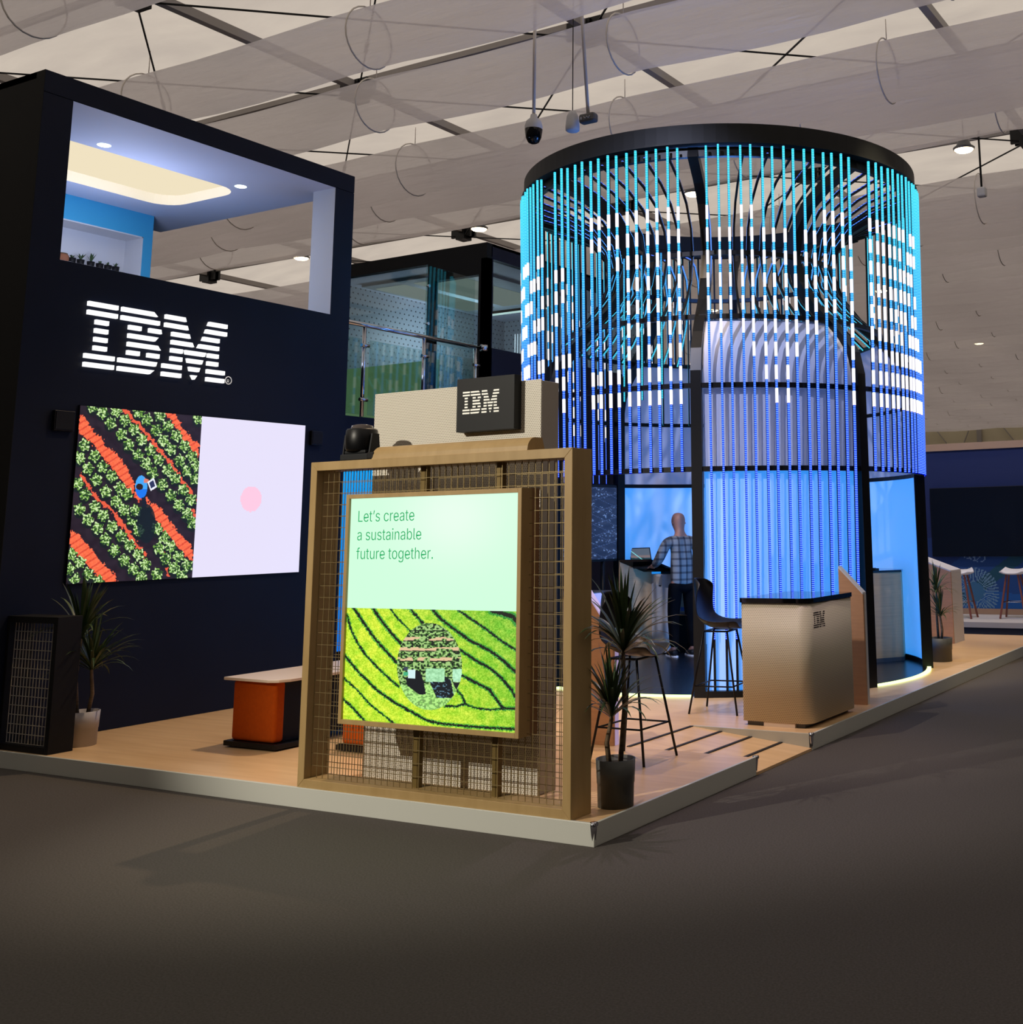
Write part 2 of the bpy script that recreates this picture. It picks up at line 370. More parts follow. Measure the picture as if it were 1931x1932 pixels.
for x in (-31.4, -26.9, -22.4, -17.9, -13.4, -8.9, -4.4, 0.1):
    tn += 1; mb = MB(); mb.box(x - 0.06, x + 0.06, -3, 75, 8.84, 8.97)
    for j in range(len(YS)):
        if YS[j] > 74 or YS[j] < 0: continue
        y = YS[j] + 0.65; mb.box(x - 0.3, x + 0.28, y - 0.1, y - 0.04, 8.72, 9.0, 1); mb.box(x - 0.25, x + 0.3, y + 0.04, y + 0.1, 8.72, 9.0, 1); mb.box(x - 0.13, x + 0.13, y - 0.14, y + 0.14, 8.66, 8.98, 1)
    struct('trim_%d' % tn, mb, [M['beamgrey'], M['black']])
for j in range(len(YS)):
    y = YS[j] + 0.65
    if y < 0 or y > 74: continue
    tn += 1; mb = MB(); mb.box(-36, 9, y - 0.03, y + 0.03, 8.95, 9.04)
    struct('trim_%d' % tn, mb, M['beamgrey'])
for j in range(3, 8):
    y = YS[j] + 0.65
    for x in (-17.9, -13.4, -8.9, -4.4):
        tn += 1; mb = MB()
        mb.bar((x, y, 8.74), (x + 4.5, y - 3.95, 8.74), 0.022, 0.022); mb.bar((x, y, 8.74), (x - 4.5, y - 3.95, 8.74), 0.022, 0.022)
        mb.tube([(x + 1.4, y - 1.23, 8.74), (x + 1.65, y - 1.45, 8.74)], 0.03, 6)
        struct('trim_%d' % tn, mb, M['softblack'])
# clear plastic air ducts
ducts = [(7.75, .40), (10.5, .40), (12.35, .40), (15.05, .46), (16.1, .46), (17.15, .46)]
y = 22.3
while y < 74:
    for k in range(3):
        if min(abs(y + k * 1.12 - q) for q in (28.95, 39.62, 49.75, 60.6)) > .72: ducts.append((y + k * 1.12, .5))
    y += 4.0
dl = {0: 'clear plastic air duct crossing the top left corner of the hall roof', 1: 'clear plastic air duct nearest above the dark tower with white strap ring',
      2: 'clear plastic air duct passing behind the hanging security camera pole', 3: 'clear plastic air duct just above the black ring, first of three side by side',
      4: 'middle one of three side by side clear air ducts above the black ring', 5: 'farthest of three side by side clear air ducts above the black ring'}
for i, (y, rr) in enumerate(ducts):
    t = thing('air_duct', dl.get(i, 'clear plastic air duct among the far rows under the tent roof'), 'air duct', (-8, y, 8.15), 'clear air ducts under the roof' )
    if i < 6: del t['group']
    xs = np.arange(-35.5, 8.95, 0.9); mb = MB(); pts = []; rad = []
    for x in xs:
        ph = (x + 36 + i * 1.7) % 4.5 / 4.5
        pts.append((x, y + 0.02 * math.sin(x * 1.3 + i), 8.2 - 0.05 * math.sin(PI * ph))); rad.append(rr * (0.97 + 0.045 * math.sin(PI * ph)))
    mb.tube(pts, rad, 20, 0, caps=False); mb.build('duct_skin', M['duct'], t)
    if i >= 12:
        mb = MB()
        for k in range(1, 10):
            x = -36 - i * 1.7 % 4.5 + 4.5 * k
            mb.tube([(x + 0.0, y + (rr + .015) * math.cos(a), 8.2 + (rr + .015) * math.sin(a)) for a in np.linspace(0, 2 * PI, 17)], 0.012, 4); mb.tube([(x, y, 8.2 + rr), (x, y, 8.98)], 0.008, 4)
        o = mb.build('strap', M['strap'], t); o['kind'] = 'stuff'
    if i < 12:
        for k in range(3, 10):
            x = -36 - i * 1.7 % 4.5 + 4.5 * k
            mb = MB(); mb.tube([(x + 0.0, y + (rr + .015) * math.cos(a), 8.2 + (rr + .015) * math.sin(a)) for a in np.linspace(0, 2 * PI, 25)], 0.012, 5)
            mb.tube([(x, y, 8.2 + rr), (x, y, 9.0)], 0.008, 5); mb.build('strap', M['strap'], t)
# high-bay lamps
lamps = [(-4.98, 18.5), (-10.2, 18.4), (-15.3, 18.3), (-20.4, 18.2), (-15.46, 28.95), (-10.3, 29.0), (-5.2, 29.0), (-20.6, 29.0), (-10.52, 39.62), (-15.7, 39.6), (-15.84, 49.72), (-10.6, 49.8), (-16.16, 60.6), (-10.8, 60.6)]
ll = ['lit round hanging lamp right of the LED cylinder, near the roof', 'lit round hanging lamp seen through the upper left of the LED cylinder', 'lit round hanging lamp above the far glass room', 'lit round hanging lamp seen through the tower opening at its right edge',
      'lit round hanging lamp seen low through the middle of the LED cylinder', 'lit round hanging lamp seen behind the right side light strips']
def lamp(x, y, z=8.0):
    t = thing('hanging_lamp', '', 'lamp', (x, y, z))
    mb = MB(); mb.lathe(x, y, [(0.0, z - 0.03), (0.13, z - 0.03), (0.16, z - 0.005), (0.16, z)], 24); mb.build('lit_disc', M['lamp'], t)
    mb = MB(); mb.lathe(x, y, [(0.175, z - 0.01), (0.185, z + 0.03), (0.13, z + 0.07), (0.1, z + 0.15), (0.0, z + 0.16)], 24); mb.build('lamp_housing', M['steelgrey'], t)
    mb = MB(); mb.tube([(x, y, z + 0.15), (x, y, 9.05)], 0.008, 6); mb.build('cable', M['softblack'], t); return t
proto = lamp(*lamps[0]); LT = [proto]
for x, y in lamps[1:]:
    c = copy_tree(proto); c.location = (x, y, 8.0); LT.append(c)
for i, t in enumerate(LT):
    t['label'] = ll[i] if i < len(ll) else 'small lit round lamp far down the hall under the roof'
    if i >= len(ll): t['group'] = 'far hanging lamps'
# hung devices
t = thing('security_camera', 'white and black dome security camera hanging on a pole above the black ring', 'camera', (-8.59, 11.3, 6.6))
mb = MB(); mb.tube([(-8.59, 11.3, 6.98), (-8.59, 11.3, 8.8)], 0.022, 10); mb.build('pole', M['strap'], t)
mb = MB(); mb.lathe(-8.59, 11.3, [(0.0, 7.0), (0.04, 6.99), (0.05, 6.94), (0.095, 6.9), (0.115, 6.83), (0.112, 6.78)], 24); mb.build('housing', M['white'], t)
mb = MB(); mb.lathe(-8.59, 11.3, [(0.115, 6.79), (0.112, 6.76), (0.1, 6.68), (0.07, 6.62), (0.03, 6.6), (0, 6.597)], 24); mb.build('dome', M['glassblack'], t)
t = thing('pendant_speaker', 'white bell shaped speaker hanging on a thin cord beside the security camera', 'speaker', (-7.985, 11.3, 6.66))
mb = MB(); mb.lathe(-7.985, 11.3, [(0, 6.92), (0.045, 6.915), (0.075, 6.85), (0.09, 6.72), (0.088, 6.67), (0.07, 6.655), (0.0, 6.655)], 24); mb.build('shell', M['white'], t)
mb = MB(); mb.tube([(-7.985, 11.3, 6.91), (-7.985, 11.3, 8.9)], 0.006, 6); mb.build('cord', M['softblack'], t)
t = thing('wireless_access_point', 'small grey box with wavy mark on a white pole right of the speaker', 'access point', (-7.74, 11.3, 6.7))
mb = MB(); mb.box(-7.86, -7.63, 11.24, 11.36, 6.72, 6.84); mb.build('box', M['steelgrey'], t, 0.03)
mb = MB(); mb.tube([(-7.86, 11.3, 8.85), (-7.86, 11.3, 8.3), (-7.75, 11.3, 6.83)], 0.022, 10); mb.build('pole', M['strap'], t)
mb = MB(); mb.box(-7.815, -7.805, 11.225, 11.239, 6.76, 6.79)
mb.tube([(-7.77 + .022 * k, 11.232, 6.775 + 0.012 * (-1) ** k) for k in range(5)], 0.005, 5); mb.build('mark', M['white'], t)
t = thing('sensor_box', 'small white hanging sensor on a cable right of the bright lamp', 'sensor', (-5.15, 20.2, 7.6))
mb = MB(); mb.box(-5.23, -5.07, 20.12, 20.28, 7.62, 7.8); mb.build('box', M['white'], t, 0.03)
mb = MB(); mb.tube([(-5.15, 20.2, 7.8), (-5.15, 20.2, 8.9)], 0.02, 6); mb.build('cable', M['softblack'], t)
# ================================================================ RAISED PLATFORM
t = thing('raised_platform', 'raised light wood platform floor with white edge and a ramp at the right', 'platform', (-7, 10, 0))
XR = -3.79; YF = 5.605; G0, G1, XG = 7.64, 8.64, -4.86
mb = MB(); mb.box(-14, XR - 0.02, YF + 0.02, G0, 0.02, HP); mb.box(-14, XG, G0, G1, 0.02, HP); mb.box(-14, XR - 0.02, G1, 17.2, 0.02, HP); mb.build('deck', M['deck'], t)
mb = MB(); mb.box(-14, XR, YF, YF + 0.02, 0.0, HP + 0.006); mb.build('edge_trim', M['trim'], t, 0.003)
mb = MB(); mb.box(XR - 0.02, XR, YF + 0.02, G0, 0.0, HP + 0.006); mb.build('edge_trim', M['trim'], t, 0.003)
mb = MB(); mb.box(XR - 0.02, XR, G1, 17.2, 0.0, HP + 0.006); mb.build('edge_trim', M['trim'], t, 0.003)
mb = MB(); mb.prism([(XG, G1 - 0.02, HP + .006), (XR - 0.02, G1 - 0.02, HP + .006), (XR - 0.02, G1 - 0.02, 0.0), (XG, G1 - .02, 0.0)], (0, 0.02, 0)); mb.build('edge_trim', M['trim'], t)
mb = MB(); mb.prism([(XG, G0, HP), (XR, G0, 0.02), (XR, G0, 0.0), (XG, G0, 0.0)], (0, G1 - G0 - 0.02, 0)); rp = mb.build('ramp', M['deck'], t)
for k in range(4):
    x = XG + 0.0 + 0.27 * k; z = HP - (HP - 0.02) * (x - XG) / (XR - XG) + 0.003
    mb = MB(); mb.bar((x, G0 + 0.0, z), (x, G1 - 0.025, z), 0.028, 0.006); mb.build('anti_slip_strip', M['rubber'], rp)
for (x, y) in ((XR, YF), (XR, G0), (XR, G1 - 0.01)):
    mb = MB(); mb.tube([(x - .012, y + .012, 0.03), (x - .012, y + .012, HP - 0.01), (x - .012, y + .012, HP + 0.012)], [0.012, 0.02, 0.014], 10)
    mb.tube([(x - .03, y + .012, HP - 0.002), (x + .012, y + .012, HP + 0.004)], 0.012, 8); mb.build('corner_cap', M['chrome'], t)
# ================================================================ TOWER
TX = -9.451; TY0, TY1, TZ = 5.567, 9.14, 5.72
OY0, OY1, OZ0, OZ1 = 5.835, 8.866, 4.09, 5.52
t = thing('display_tower', 'tall dark navy booth tower with a lit opening in its upper floor', 'booth wall', (TX, 7.3, HP))
mb = MB()      # front wall as a frame round the opening
mb.box(TX - 0.12, TX, TY0 + .004, TY1, HP + .002, OZ0); mb.box(TX - 0.12, TX, TY0 + .004, TY1, OZ1 + .006, TZ); mb.box(TX - 0.12, TX, TY0 + .004, OY0, OZ0, OZ1); mb.box(TX - 0.12, TX, OY1, TY1, OZ0, OZ1)
mb.build('front_wall', M['navy'], t)
mb = MB(); mb.box(-14.5, TX - 0.12, TY0, TY0 + 0.12, HP + .002, TZ); mb.box(TX - .12, TX, TY0, TY0 + .004, HP + .002, TZ); mb.box(-12.75, TX - 0.12, TY0, TY1, TZ - 0.06, TZ); mb.build('side_wall', M['darkside'], t)
mb = MB(); mb.box(-9.785, TX - 0.12, OY1 + 0.03, TY1, HP + .002, OZ1 + 0.01); mb.box(-14, -9.785, TY1 - .1, TY1, HP + .002, OZ0 - .1); mb.build('rear_wall', M['navy'], t)
mb = MB(); mb.box(-9.79, TX - 0.002, OY1 - .004, OY1 + 0.03, OZ0 - 0.02, OZ1); mb.build('opening_lining', M['white'], t)
mb = MB(); mb.box(-13.0, TX - 0.12, OY0 - 0.2, OY1 + 0.1, OZ0 - 0.14, OZ0 - 0.1); mb.build('upper_floor', M['softblack'], t)
# ceiling with rounded recess
cx0, cx1, cy0, cy1, cr = -11.68, -10.45, 5.9, 8.45, 0.28
ring = []
for (ax, ay, a0) in ((cx1 - cr, cy1 - cr, 0), (cx0 + cr, cy1 - cr, 90), (cx0 + cr, cy0 + cr, 180), (cx1 - cr, cy0 + cr, 270)):
    for k in range(7): a = R(a0 + 15 * k); ring.append((ax + cr * math.cos(a), ay + cr * math.sin(a)))
ox0, ox1, oy0, oy1 = -12.74, TX - 0.003, TY0 + 0.12, TY1 - 0.02
outer = []
for x, y in ring:
    mxp, myp = (cx0 + cx1) / 2, (cy0 + cy1) / 2; dx, dy = x - mxp, y - myp
    k = min((ox1 - mxp) / dx if dx > 0 else (ox0 - mxp) / dx if dx < 0 else 1e9, (oy1 - myp) / dy if dy > 0 else (oy0 - myp) / dy if dy < 0 else 1e9); outer.append((mxp + dx * k, myp + dy * k))
N = len(ring); mb = MB()
def rectf(a, b, c_, d): mb.add([(a, c_, OZ1), (b, c_, OZ1), (b, d, OZ1), (a, d, OZ1)], [(0, 1, 2, 3)])
rectf(ox0, cx0, oy0, oy1); rectf(cx1, ox1, oy0, oy1); rectf(cx0, cx1, oy0, cy0); rectf(cx0, cx1, cy1, oy1)
for k, c in enumerate(((cx1, cy1), (cx0, cy1), (cx0, cy0), (cx1, cy0))):
    arc = ring[7 * k:7 * k + 7]; mb.add([(*c, OZ1)] + [(x, y, OZ1) for x, y in arc], [(0, i + 1, i + 2) for i in range(6)])
mb.build('ceiling_panel', M['lilac'], t)
mb = MB(); mb.add([(x, y, OZ1) for x, y in ring] + [(x, y, OZ1 + .12) for x, y in ring], [(i, (i + 1) % N, N + (i + 1) % N, N + i) for i in range(N)], 0); mb.build('recess_rim', mat('recess_cream', (236, 226, 204), 0.6, emit=(240, 228, 200), es=0.35), t)  # rim emits a little, cove light put into its colour
mb = MB(); mb.add([(x, y, OZ1 + .118) for x, y in ring], [tuple(range(N))]); mb.build('lit_recess_top', M['cove'], t)  # lit top of the recess, its light put in as emission
for (x, y) in ((-10.3, 6.70), (-10.3, 8.305)):
    mb = MB(); mb.lathe(x, y, [(0, OZ1 - 0.006), (0.05, OZ1 - 0.006), (0.062, OZ1 - 0.001)], 20); d = mb.build('downlight', M['down'], t)
# blue wall with shelf niche
BX = -12.15; mb = MB()
mb.box(BX - 0.3, BX, 5.9, 8.6, 5.236, OZ1); mb.box(BX - 0.3, BX, 8.476, 8.6, 4.0, 5.236); mb.box(BX - 0.3, BX, 5.9, 8.476, 4.0, 4.745); mb.build('blue_wall', M['skyblue'], t)
mb = MB(); mb.box(BX - 0.32, BX - 0.30, 5.9, 8.476, 4.745, 5.236); mb.box(BX - 0.3, BX + .002, 5.9, 8.476, 4.745, 4.767); mb.box(BX - 0.3, BX + .002, 8.46, 8.476, 4.767, 5.236); mb.box(BX - 0.3, BX + .002, 5.9, 8.476, 5.222, 5.236); mb.build('shelf_niche', M['white'], t)
names = ['first tiny potted plant on the tower shelf, next to the basket', 'second tiny potted plant on the tower shelf, spiky', 'third and tallest tiny potted plant on the tower shelf', 'fourth tiny potted plant on the tower shelf, low', 'fifth tiny potted plant on the tower shelf, second from right', 'last tiny potted plant on the tower shelf, rightmost']
def small_plant(x, y, z, h, seed):
    t = thing('potted_succulent', '', 'plant', (x, y, z)); rn = random.Random(seed)
    mb = MB(); mb.lathe(x, y, [(0, z), (0.034, z), (0.042, z + 0.07), (0.036, z + 0.07), (0.03, z + .06), (0, z + .06)], 14); mb.build('pot', M['softblack'], t)
    mb = MB()
    for k in range(14):
        a = rn.uniform(0, 2 * PI); l = h * rn.uniform(0.6, 1); s = rn.uniform(0.2, 0.9)
        q = Vector((x, y, z + 0.06)); e = q + Vector((math.cos(a) * s * l * 0.8, math.sin(a) * s * l * .8, l)); n = Vector((-math.sin(a), math.cos(a), 0)) * 0.007
        m_ = (q + e) / 2 + Vector((0, 0, 0.01)); mb.add([q - n * .6, q + n * .6, m_ + n * 1.4, e, m_ - n * 1.4], [(0, 1, 2, 3, 4)])
    mb.build('leaves', M['leaf'], t); return t
for i, (y, h) in enumerate(((7.70, .05), (7.80, .09), (7.922, .11), (8.03, .045), (8.13, .05), (8.225, .06))):
    q = small_plant(BX - 0.1, y, 4.767, h, i); q['label'] = names[i]; q['group'] = 'tiny plants on the tower shelf'
t2 = thing('basket', 'round woven brown basket at the left end of the tower shelf', 'basket', (BX - 0.1, 7.58, 4.767))
mb = MB(); mb.lathe(BX - 0.1, 7.58, [(0, 4.767), (0.06, 4.767), (0.075, 4.80), (0.07, 4.845), (0.05, 4.86), (0.0, 4.862)], 20); mb.build('body', mat('wicker', (134, 84, 56), 0.8), t2)
mb = MB(); mb.tube([(BX - .1 + .055 * math.cos(a), 7.58 + .055 * math.sin(a), 4.862) for a in np.linspace(0, 2 * PI, 17)], 0.006, 5); mb.build('rim', M['bark'], t2)
# tower sign
t = thing('illuminated_sign', 'large glowing white striped IBM letters on the dark tower', 'sign', (TX, 6.8, 3.5))
for nm, (a, b) in (('letter_i', (0, 200)), ('letter_b', (210, 510)), ('letter_m', (520, 1001))):
    keep = {k: [q for q in v if a <= q[0] < b] for k, v in LOGO.items()}; sv = dict(LOGO); LOGO.clear(); LOGO.update(keep)
    mb = MB(); logo(mb, (TX + 0.004, 6.105, 3.197), (0, 1.432, 0), (0, 0, 0.575), (0.03, 0, 0)); mb.build(nm, M['led_white'], t); LOGO.clear(); LOGO.update(sv)
mb = MB(); mb.tube([(TX + 0.01, 7.6 + .036 * math.cos(a), 3.232 + .036 * math.sin(a)) for a in np.linspace(0, 2 * PI, 25)], 0.005, 5)
rg = mb.build('registered_mark', mat('dim_white', (190, 190, 190), .5, emit=(200, 200, 200), es=.5), t)
text_mesh('mark_letter', 'R', 0.06, rg.data.materials[0], rg, (TX + 0.012, 7.581, 3.211), (0, 1, 0), (0, 0, 1))
# video wall
SC = (110, 750, 5.3655)
H1 = homog([(65, 1890), (1350, 1825), (1455, 185), (205, 90)])
CAB = [(435,160),(570,140),(800,150),(330,100),(515,265),(660,235),(885,225),(1020,185),(625,375),(755,325),(980,330),(1100,290),(700,485),(835,430),(1055,435),(1190,385),(795,585),(925,535),(1135,525),(1275,490),(880,670),(1010,630),(1225,640),(1350,595),(945,765),(1100,735),(1300,740),(1175,815),(1400,690),(1045,880),(1260,935),(1385,825),(1135,990),(1340,1035),(1215,1090),(1300,1180),(1355,1270),(245,490),(200,620),(350,600),(285,730),(430,710),(370,840),(525,800),(185,880),(255,990),(465,960),(610,920),(680,980),(570,1055),(200,1140),(355,1110),(650,1140),(440,1200),(285,1240),(735,1240),(770,1150),(385,1330),(530,1310),(800,1350),(465,1440),(625,1410),(555,1550),(710,1500),(1060,1415),(1010,1530),(655,1650),(800,1590),(1130,1510),(745,1735),(870,1695),(1080,1635),(1210,1610),(830,1815),(1165,1730),(990,1790),(1300,1700),(1245,1810),(990,1330),(115,1590),(205,1670),(290,1785),(150,1830),(390,1860),(95,1740),(1420,205)]
BANDS = [[(190,190),(240,200),(350,370),(420,400),(450,490),(530,540),(620,630),(690,740),(760,860),(770,960),(830,1020),(800,1070),(740,970),(640,860),(520,720),(400,570),(300,450),(180,350)],[(860,1020),(900,1010),(905,1110),(880,1115)],[(925,1070),(1020,1110),(1100,1220),(1200,1370),(1345,1490),(1360,1670),(1270,1590),(1160,1460),(1010,1290),(935,1160)],[(1070,150),(1170,155),(1250,290),(1320,380),(1430,480),(1425,610),(1330,510),(1250,400),(1160,270)],[(95,1350),(200,1400),(300,1520),(400,1640),(480,1720),(560,1800),(590,1880),(450,1885),(360,1790),(260,1680),(140,1560),(90,1480)]]
STR = [[(650,130),(780,250),(900,400),(1010,530),(1110,640),(1180,730),(1240,850),(1330,960),(1390,1060)],[(220,800),(320,960),(420,1060),(520,1130),(620,1280),(700,1390),(780,1500),(850,1590),(860,1700)],[(1040,1600),(1120,1800)],[(1290,1060),(1380,1200)]]
def field_rows(s, t):
    q = H1 @ np.stack([s.ravel(), t.ravel(), np.ones(s.size)]); X = (q[0] / q[2]).reshape(s.shape); Y = (q[1] / q[2]).reshape(s.shape)
    n1 = vnoise(X / 18, Y / 18, 1); n2 = vnoise(X / 9, Y / 9, 2); n3 = vnoise(X / 40, Y / 40, 3)
    C = np.zeros(s.shape + (3,)) + np.array([34, 24, 36]); C += (n3 * 14 - 4)[..., None]
    Xw = X + (n1 - .5) * 44; Yw = Y + (n2 - .5) * 30
    for P in BANDS:
        k = inpoly(Xw, Yw, P); al = (X * .55 + Y * .85) / 62; rip = np.abs((al % 1) - .5) < 0.12
        c = np.where(rip[..., None], np.array([226, 78, 52]), np.array([255, 112, 72])); c = c + (n2 * 26 - 13)[..., None]; C[k] = c[k]
    for P in STR:
        k = (linedist(Xw, Yw, P) < 26 * (0.3 + n3)); C[k] = np.array([238, 96, 66])
    for i, (cx, cy) in enumerate(CAB):
        dx = X - cx; dy = (Y - cy) * 0.95; d = np.hypot(dx, dy); a = np.arctan2(dy, dx)
        dd = np.hypot(dx + 4, dy - 26); C[dd < 62] = C[dd < 62] * 0 + np.array([16, 28, 30])
        rad = 56 + 8 * np.sin(a * 5 + i * 1.3) + 6 * np.sin(a * 9 + i); k = d < rad
        v = vnoise(X / 13 + i * 3.1, Y / 13, 5) * .75 + .25 * np.sin(a * 7 + d / 7 + i) * .5 + .1
        c = np.where((v > .62)[..., None], np.array([214, 240, 178]), np.where((v > .42)[..., None], np.array([120, 168, 70]), np.array([34, 66, 34])))
        C[k] = c[k]
    # worker in blue seen from above, with a tablet
    e = ((X - 880) / 95) ** 2 + ((Y - 1280) / 200) ** 2 < 1; C[e] = C[e] * .22 + np.array([6, 22, 28])
    e = ((X - 828) / 62) ** 2 + ((Y - 910) / 116) ** 2 < 1; C[e] = np.array([70, 170, 250]); e2 = e & (Y > 930); C[e2] = np.array([24, 120, 240])
    k = inpoly(X, Y, [(860, 820), (905, 835), (900, 870), (850, 870)]); C[k] = np.array([225, 130, 110])
    k = inpoly(X, Y, [(890, 860), (955, 815), (990, 910), (925, 950)]); C[k] = np.array([240, 244, 255])
    k = inpoly(X, Y, [(908, 868), (950, 840), (972, 900), (928, 925)]); C[k] = np.array([40, 50, 90])
    e = ((X - 810) / 36) ** 2 + ((Y - 908) / 32) ** 2 < 1; C[e] = np.array([44, 28, 26])
    k = inpoly(X, Y, [(830, 1020), (870, 1010), (890, 1110), (840, 1110)]); C[k] = np.array([20, 28, 44])
    return C
def pink_dot(s, t):
    C = np.zeros(s.shape + (3,)) + np.array([232, 226, 250]); C[((s - .492) * 1.25) ** 2 + ((t - .487) * 1.49) ** 2 < .124 ** 2] = np.array([255, 204, 228]); return C
t = thing('video_wall', 'wide wall screen showing cabbage field and white half with pink dot', 'screen', (TX, 7.3, 1.35))
mb = MB(); mb.box(TX, TX + 0.02, 6.105, 8.575, 1.358, 2.862); mb.build('screen_housing', M['black'], t)
painted('field_picture', (TX + .022, 6.108, 1.36), (0, 1.21, 0), (0, 0, 1.498), 250, 320, field_rows, M['picture'], t)
painted('blank_picture', (TX + .022, 7.318, 1.36), (0, 1.254, 0), (0, 0, 1.498), 100, 120, pink_dot, M['picture'], t)
for (y0, y1, z0, z1, L) in ((5.88, 6.06, 2.63, 2.8, 'square black wall speaker left of the wide screen'), (8.65, 8.80, 2.66, 2.81, 'square black wall speaker right of the wide screen')):
    t = thing('wall_speaker', L, 'speaker', (TX, y0, z0)); mb = MB(); mb.box(TX, TX + .04, y0, y1, z0, z1); mb.build('cabinet', M['black'], t, 0.004)
    mb = MB(); mb.box(TX + .04, TX + .044, y0 + .012, y1 - .012, z0 + .012, z1 - .012); mb.build('grille', M['softblack'], t)
# ================================================================ GLASS ROOM BEHIND + BALCONY
BXX, BY = -10.1, 12.26
t = thing('glass_room', 'dark framed upper glass room behind the tower and the glass railing', 'booth wall', (BXX, BY, 0))
mb = MB(); mb.box(-13.5, BXX, BY, BY + 0.1, 5.53, 5.72); mb.box(-11.17, -11.06, BY, BY + 0.1, 3.1, 5.53); mb.box(-10.24, BXX, BY, BY + .12, 3.1, 5.53)
mb.box(-13.5, BXX, BY + .1, 17, 5.68, 5.72); mb.box(-11.06, -10.24, BY, BY + .1, 5.27, 5.53); mb.box(-13.5, -13.4, BY, BY + .1, 3.1, 5.53); mb.build('frame', M['darkside'], t)
mb = MB(); mb.box(BXX - 0.1, BXX, BY + .12, 17, 5.5, 5.72); mb.box(BXX - .1, BXX, BY + .12, 17, HP + .002, 4.24); mb.box(BXX - 0.1, BXX, BY, BY + .14, HP + .002, 5.5); mb.build('side_wall', M['navy'], t)
mb = MB(); mb.box(-13.5, BXX - .1, BY + 0.02, BY + .1, HP + .002, 3.1); mb.build('lower_wall', M['navy'], t)
mb = MB(); mb.box(-13.5, -11.17, BY + 0.04, BY + .05, 3.1, 5.53); mb.build('window', M['pane'], t)
mb = MB(); mb.box(-11.06, -10.24, BY + 0.04, BY + .05, 3.1, 5.27); mb.build('window', M['pane'], t)
mb = MB(); mb.box(BXX - .06, BXX - .05, BY + .14, 17, 4.24, 5.5); mb.build('window', M['pane'], t)
mb = MB(); mb.box(-13.5, BXX - .1, BY + .1, 17, 5.6, 5.66); mb.box(-13.2, -11.0, 13.0, 15.8, 5.56, 5.6, 1); mb.build('ceiling_panel', [M['lilac'], mat('panel_grey', (150, 160, 168), .7)], t)
mb = MB(); mb.box(-13.1, -12.5, 13.2, 15.4, 5.55, 5.56); mb.box(-12.3, -11.4, 13.2, 15.4, 5.55, 5.56); mb.build('emitting_ceiling_panel', emis('soft_ceiling', (206, 206, 196), .55), t)  # plain ceiling panels given emission to brighten the room
pg = perforated('pegboard', (148, 154, 164), (24, 26, 34), 0.105, ('Y', 'Z'), 0.15)
pg2 = perforated('pegboard_wide', (148, 154, 164), (24, 26, 34), 0.105, ('X', 'Z'), 0.15)
mb = MB(); mb.box(-13.5, BXX - .1, 16.8, 16.9, 3.1, 5.6); mb.build('pegboard_wall', pg2, t)
mb = MB(); mb.box(-13.48, -13.4, BY + .1, 16.8, 3.1, 5.6); mb.build('pegboard_wall', pg, t)
mb = MB()
for k in range(34): mb.box(-11.9 + .054 * k, -11.878 + .054 * k, 15.2, 15.22, 3.1, 5.0)
mb.build('slat_screen', M['white'], t)
mb = MB(); mb.box(-13.35, -11.25, 12.6, 12.64, 3.1, 4.2); mb.build('green_panel', mat('sage_green', (176, 196, 146), .7, emit=(160, 190, 130), es=.55), t)  # panel is no lamp, emission added to lift its brightness
mb = MB(); mb.box(-13.5, BXX - .1, BY + .1, 17, 3.02, 3.1); mb.build('upper_floor', M['softblack'], t)
t = thing('pendant_light', 'linear white tube light hanging inside the far glass room', 'lamp', (-11.0, 14.0, 5.1))
mb = MB(); mb.box(-11.55, -10.35, 13.97, 14.03, 5.10, 5.14); mb.build('housing', M['black'], t); mb = MB(); mb.box(-11.53, -10.37, 13.975, 14.025, 5.08, 5.10); mb.build('tube', M['tube'], t)
for x in (-11.4, -10.5):
    mb = MB(); mb.tube([(x, 14, 5.14), (x, 14, 5.55)], 0.004, 5); mb.build('wire', M['black'], t)
# balcony deck with blue screen below and glass railing
t = thing('balcony', 'dark navy balcony deck joining the tower and the glass room', 'balcony', (-10.1, 10.7, 2.6))
mb = MB(); mb.box(-14, -10.1, 9.145, BY - .005, 2.62, 3.1); mb.build('deck', M['navy'], t)
mb = MB(); mb.box(-14, -10.25, 9.145, BY - .005, HP + .002, 2.62); mb.build('under_wall', M['navy'], t)
def blue_dots(s, t):
    C = np.zeros(s.shape + (3,)) + np.array([0, 134, 226]); C += ((t - .5) * 60)[..., None] * np.array([0.3, .8, .3])
    for cx, cy, r_ in ((.12, .72, .012), (.1, .66, .015), (.12, .56, .05), (.1, .47, .012), (.1, .40, .022), (.35, .3, .03), (.45, .62, .03), (.7, .5, .05)):
        C[(s - cx) ** 2 + ((t - cy) * 1.0) ** 2 < r_ ** 2] = np.array([150, 196, 250])
    return C
t = thing('blue_screen', 'bright blue screen with pale dots glimpsed behind the wooden frame', 'screen', (-10.1, 10.3, .4))
mb = MB(); mb.box(-10.24, -10.2, 9.3, 11.6, .4, 2.55); mb.build('housing', M['black'], t)
painted('dotted_picture', (-10.19, 9.32, .42), (0, 2.26, 0), (0, 0, 2.11), 80, 80, blue_dots, M['picture'], t)
t = thing('glass_railing', 'chrome and glass railing along the balcony edge', 'railing', (-10.1, 10.7, 3.1))
mb = MB(); mb.tube([(-10.07, 9.16, 4.2), (-10.07, 12.14, 4.2)], 0.028, 12); mb.build('handrail', M['chrome'], t)
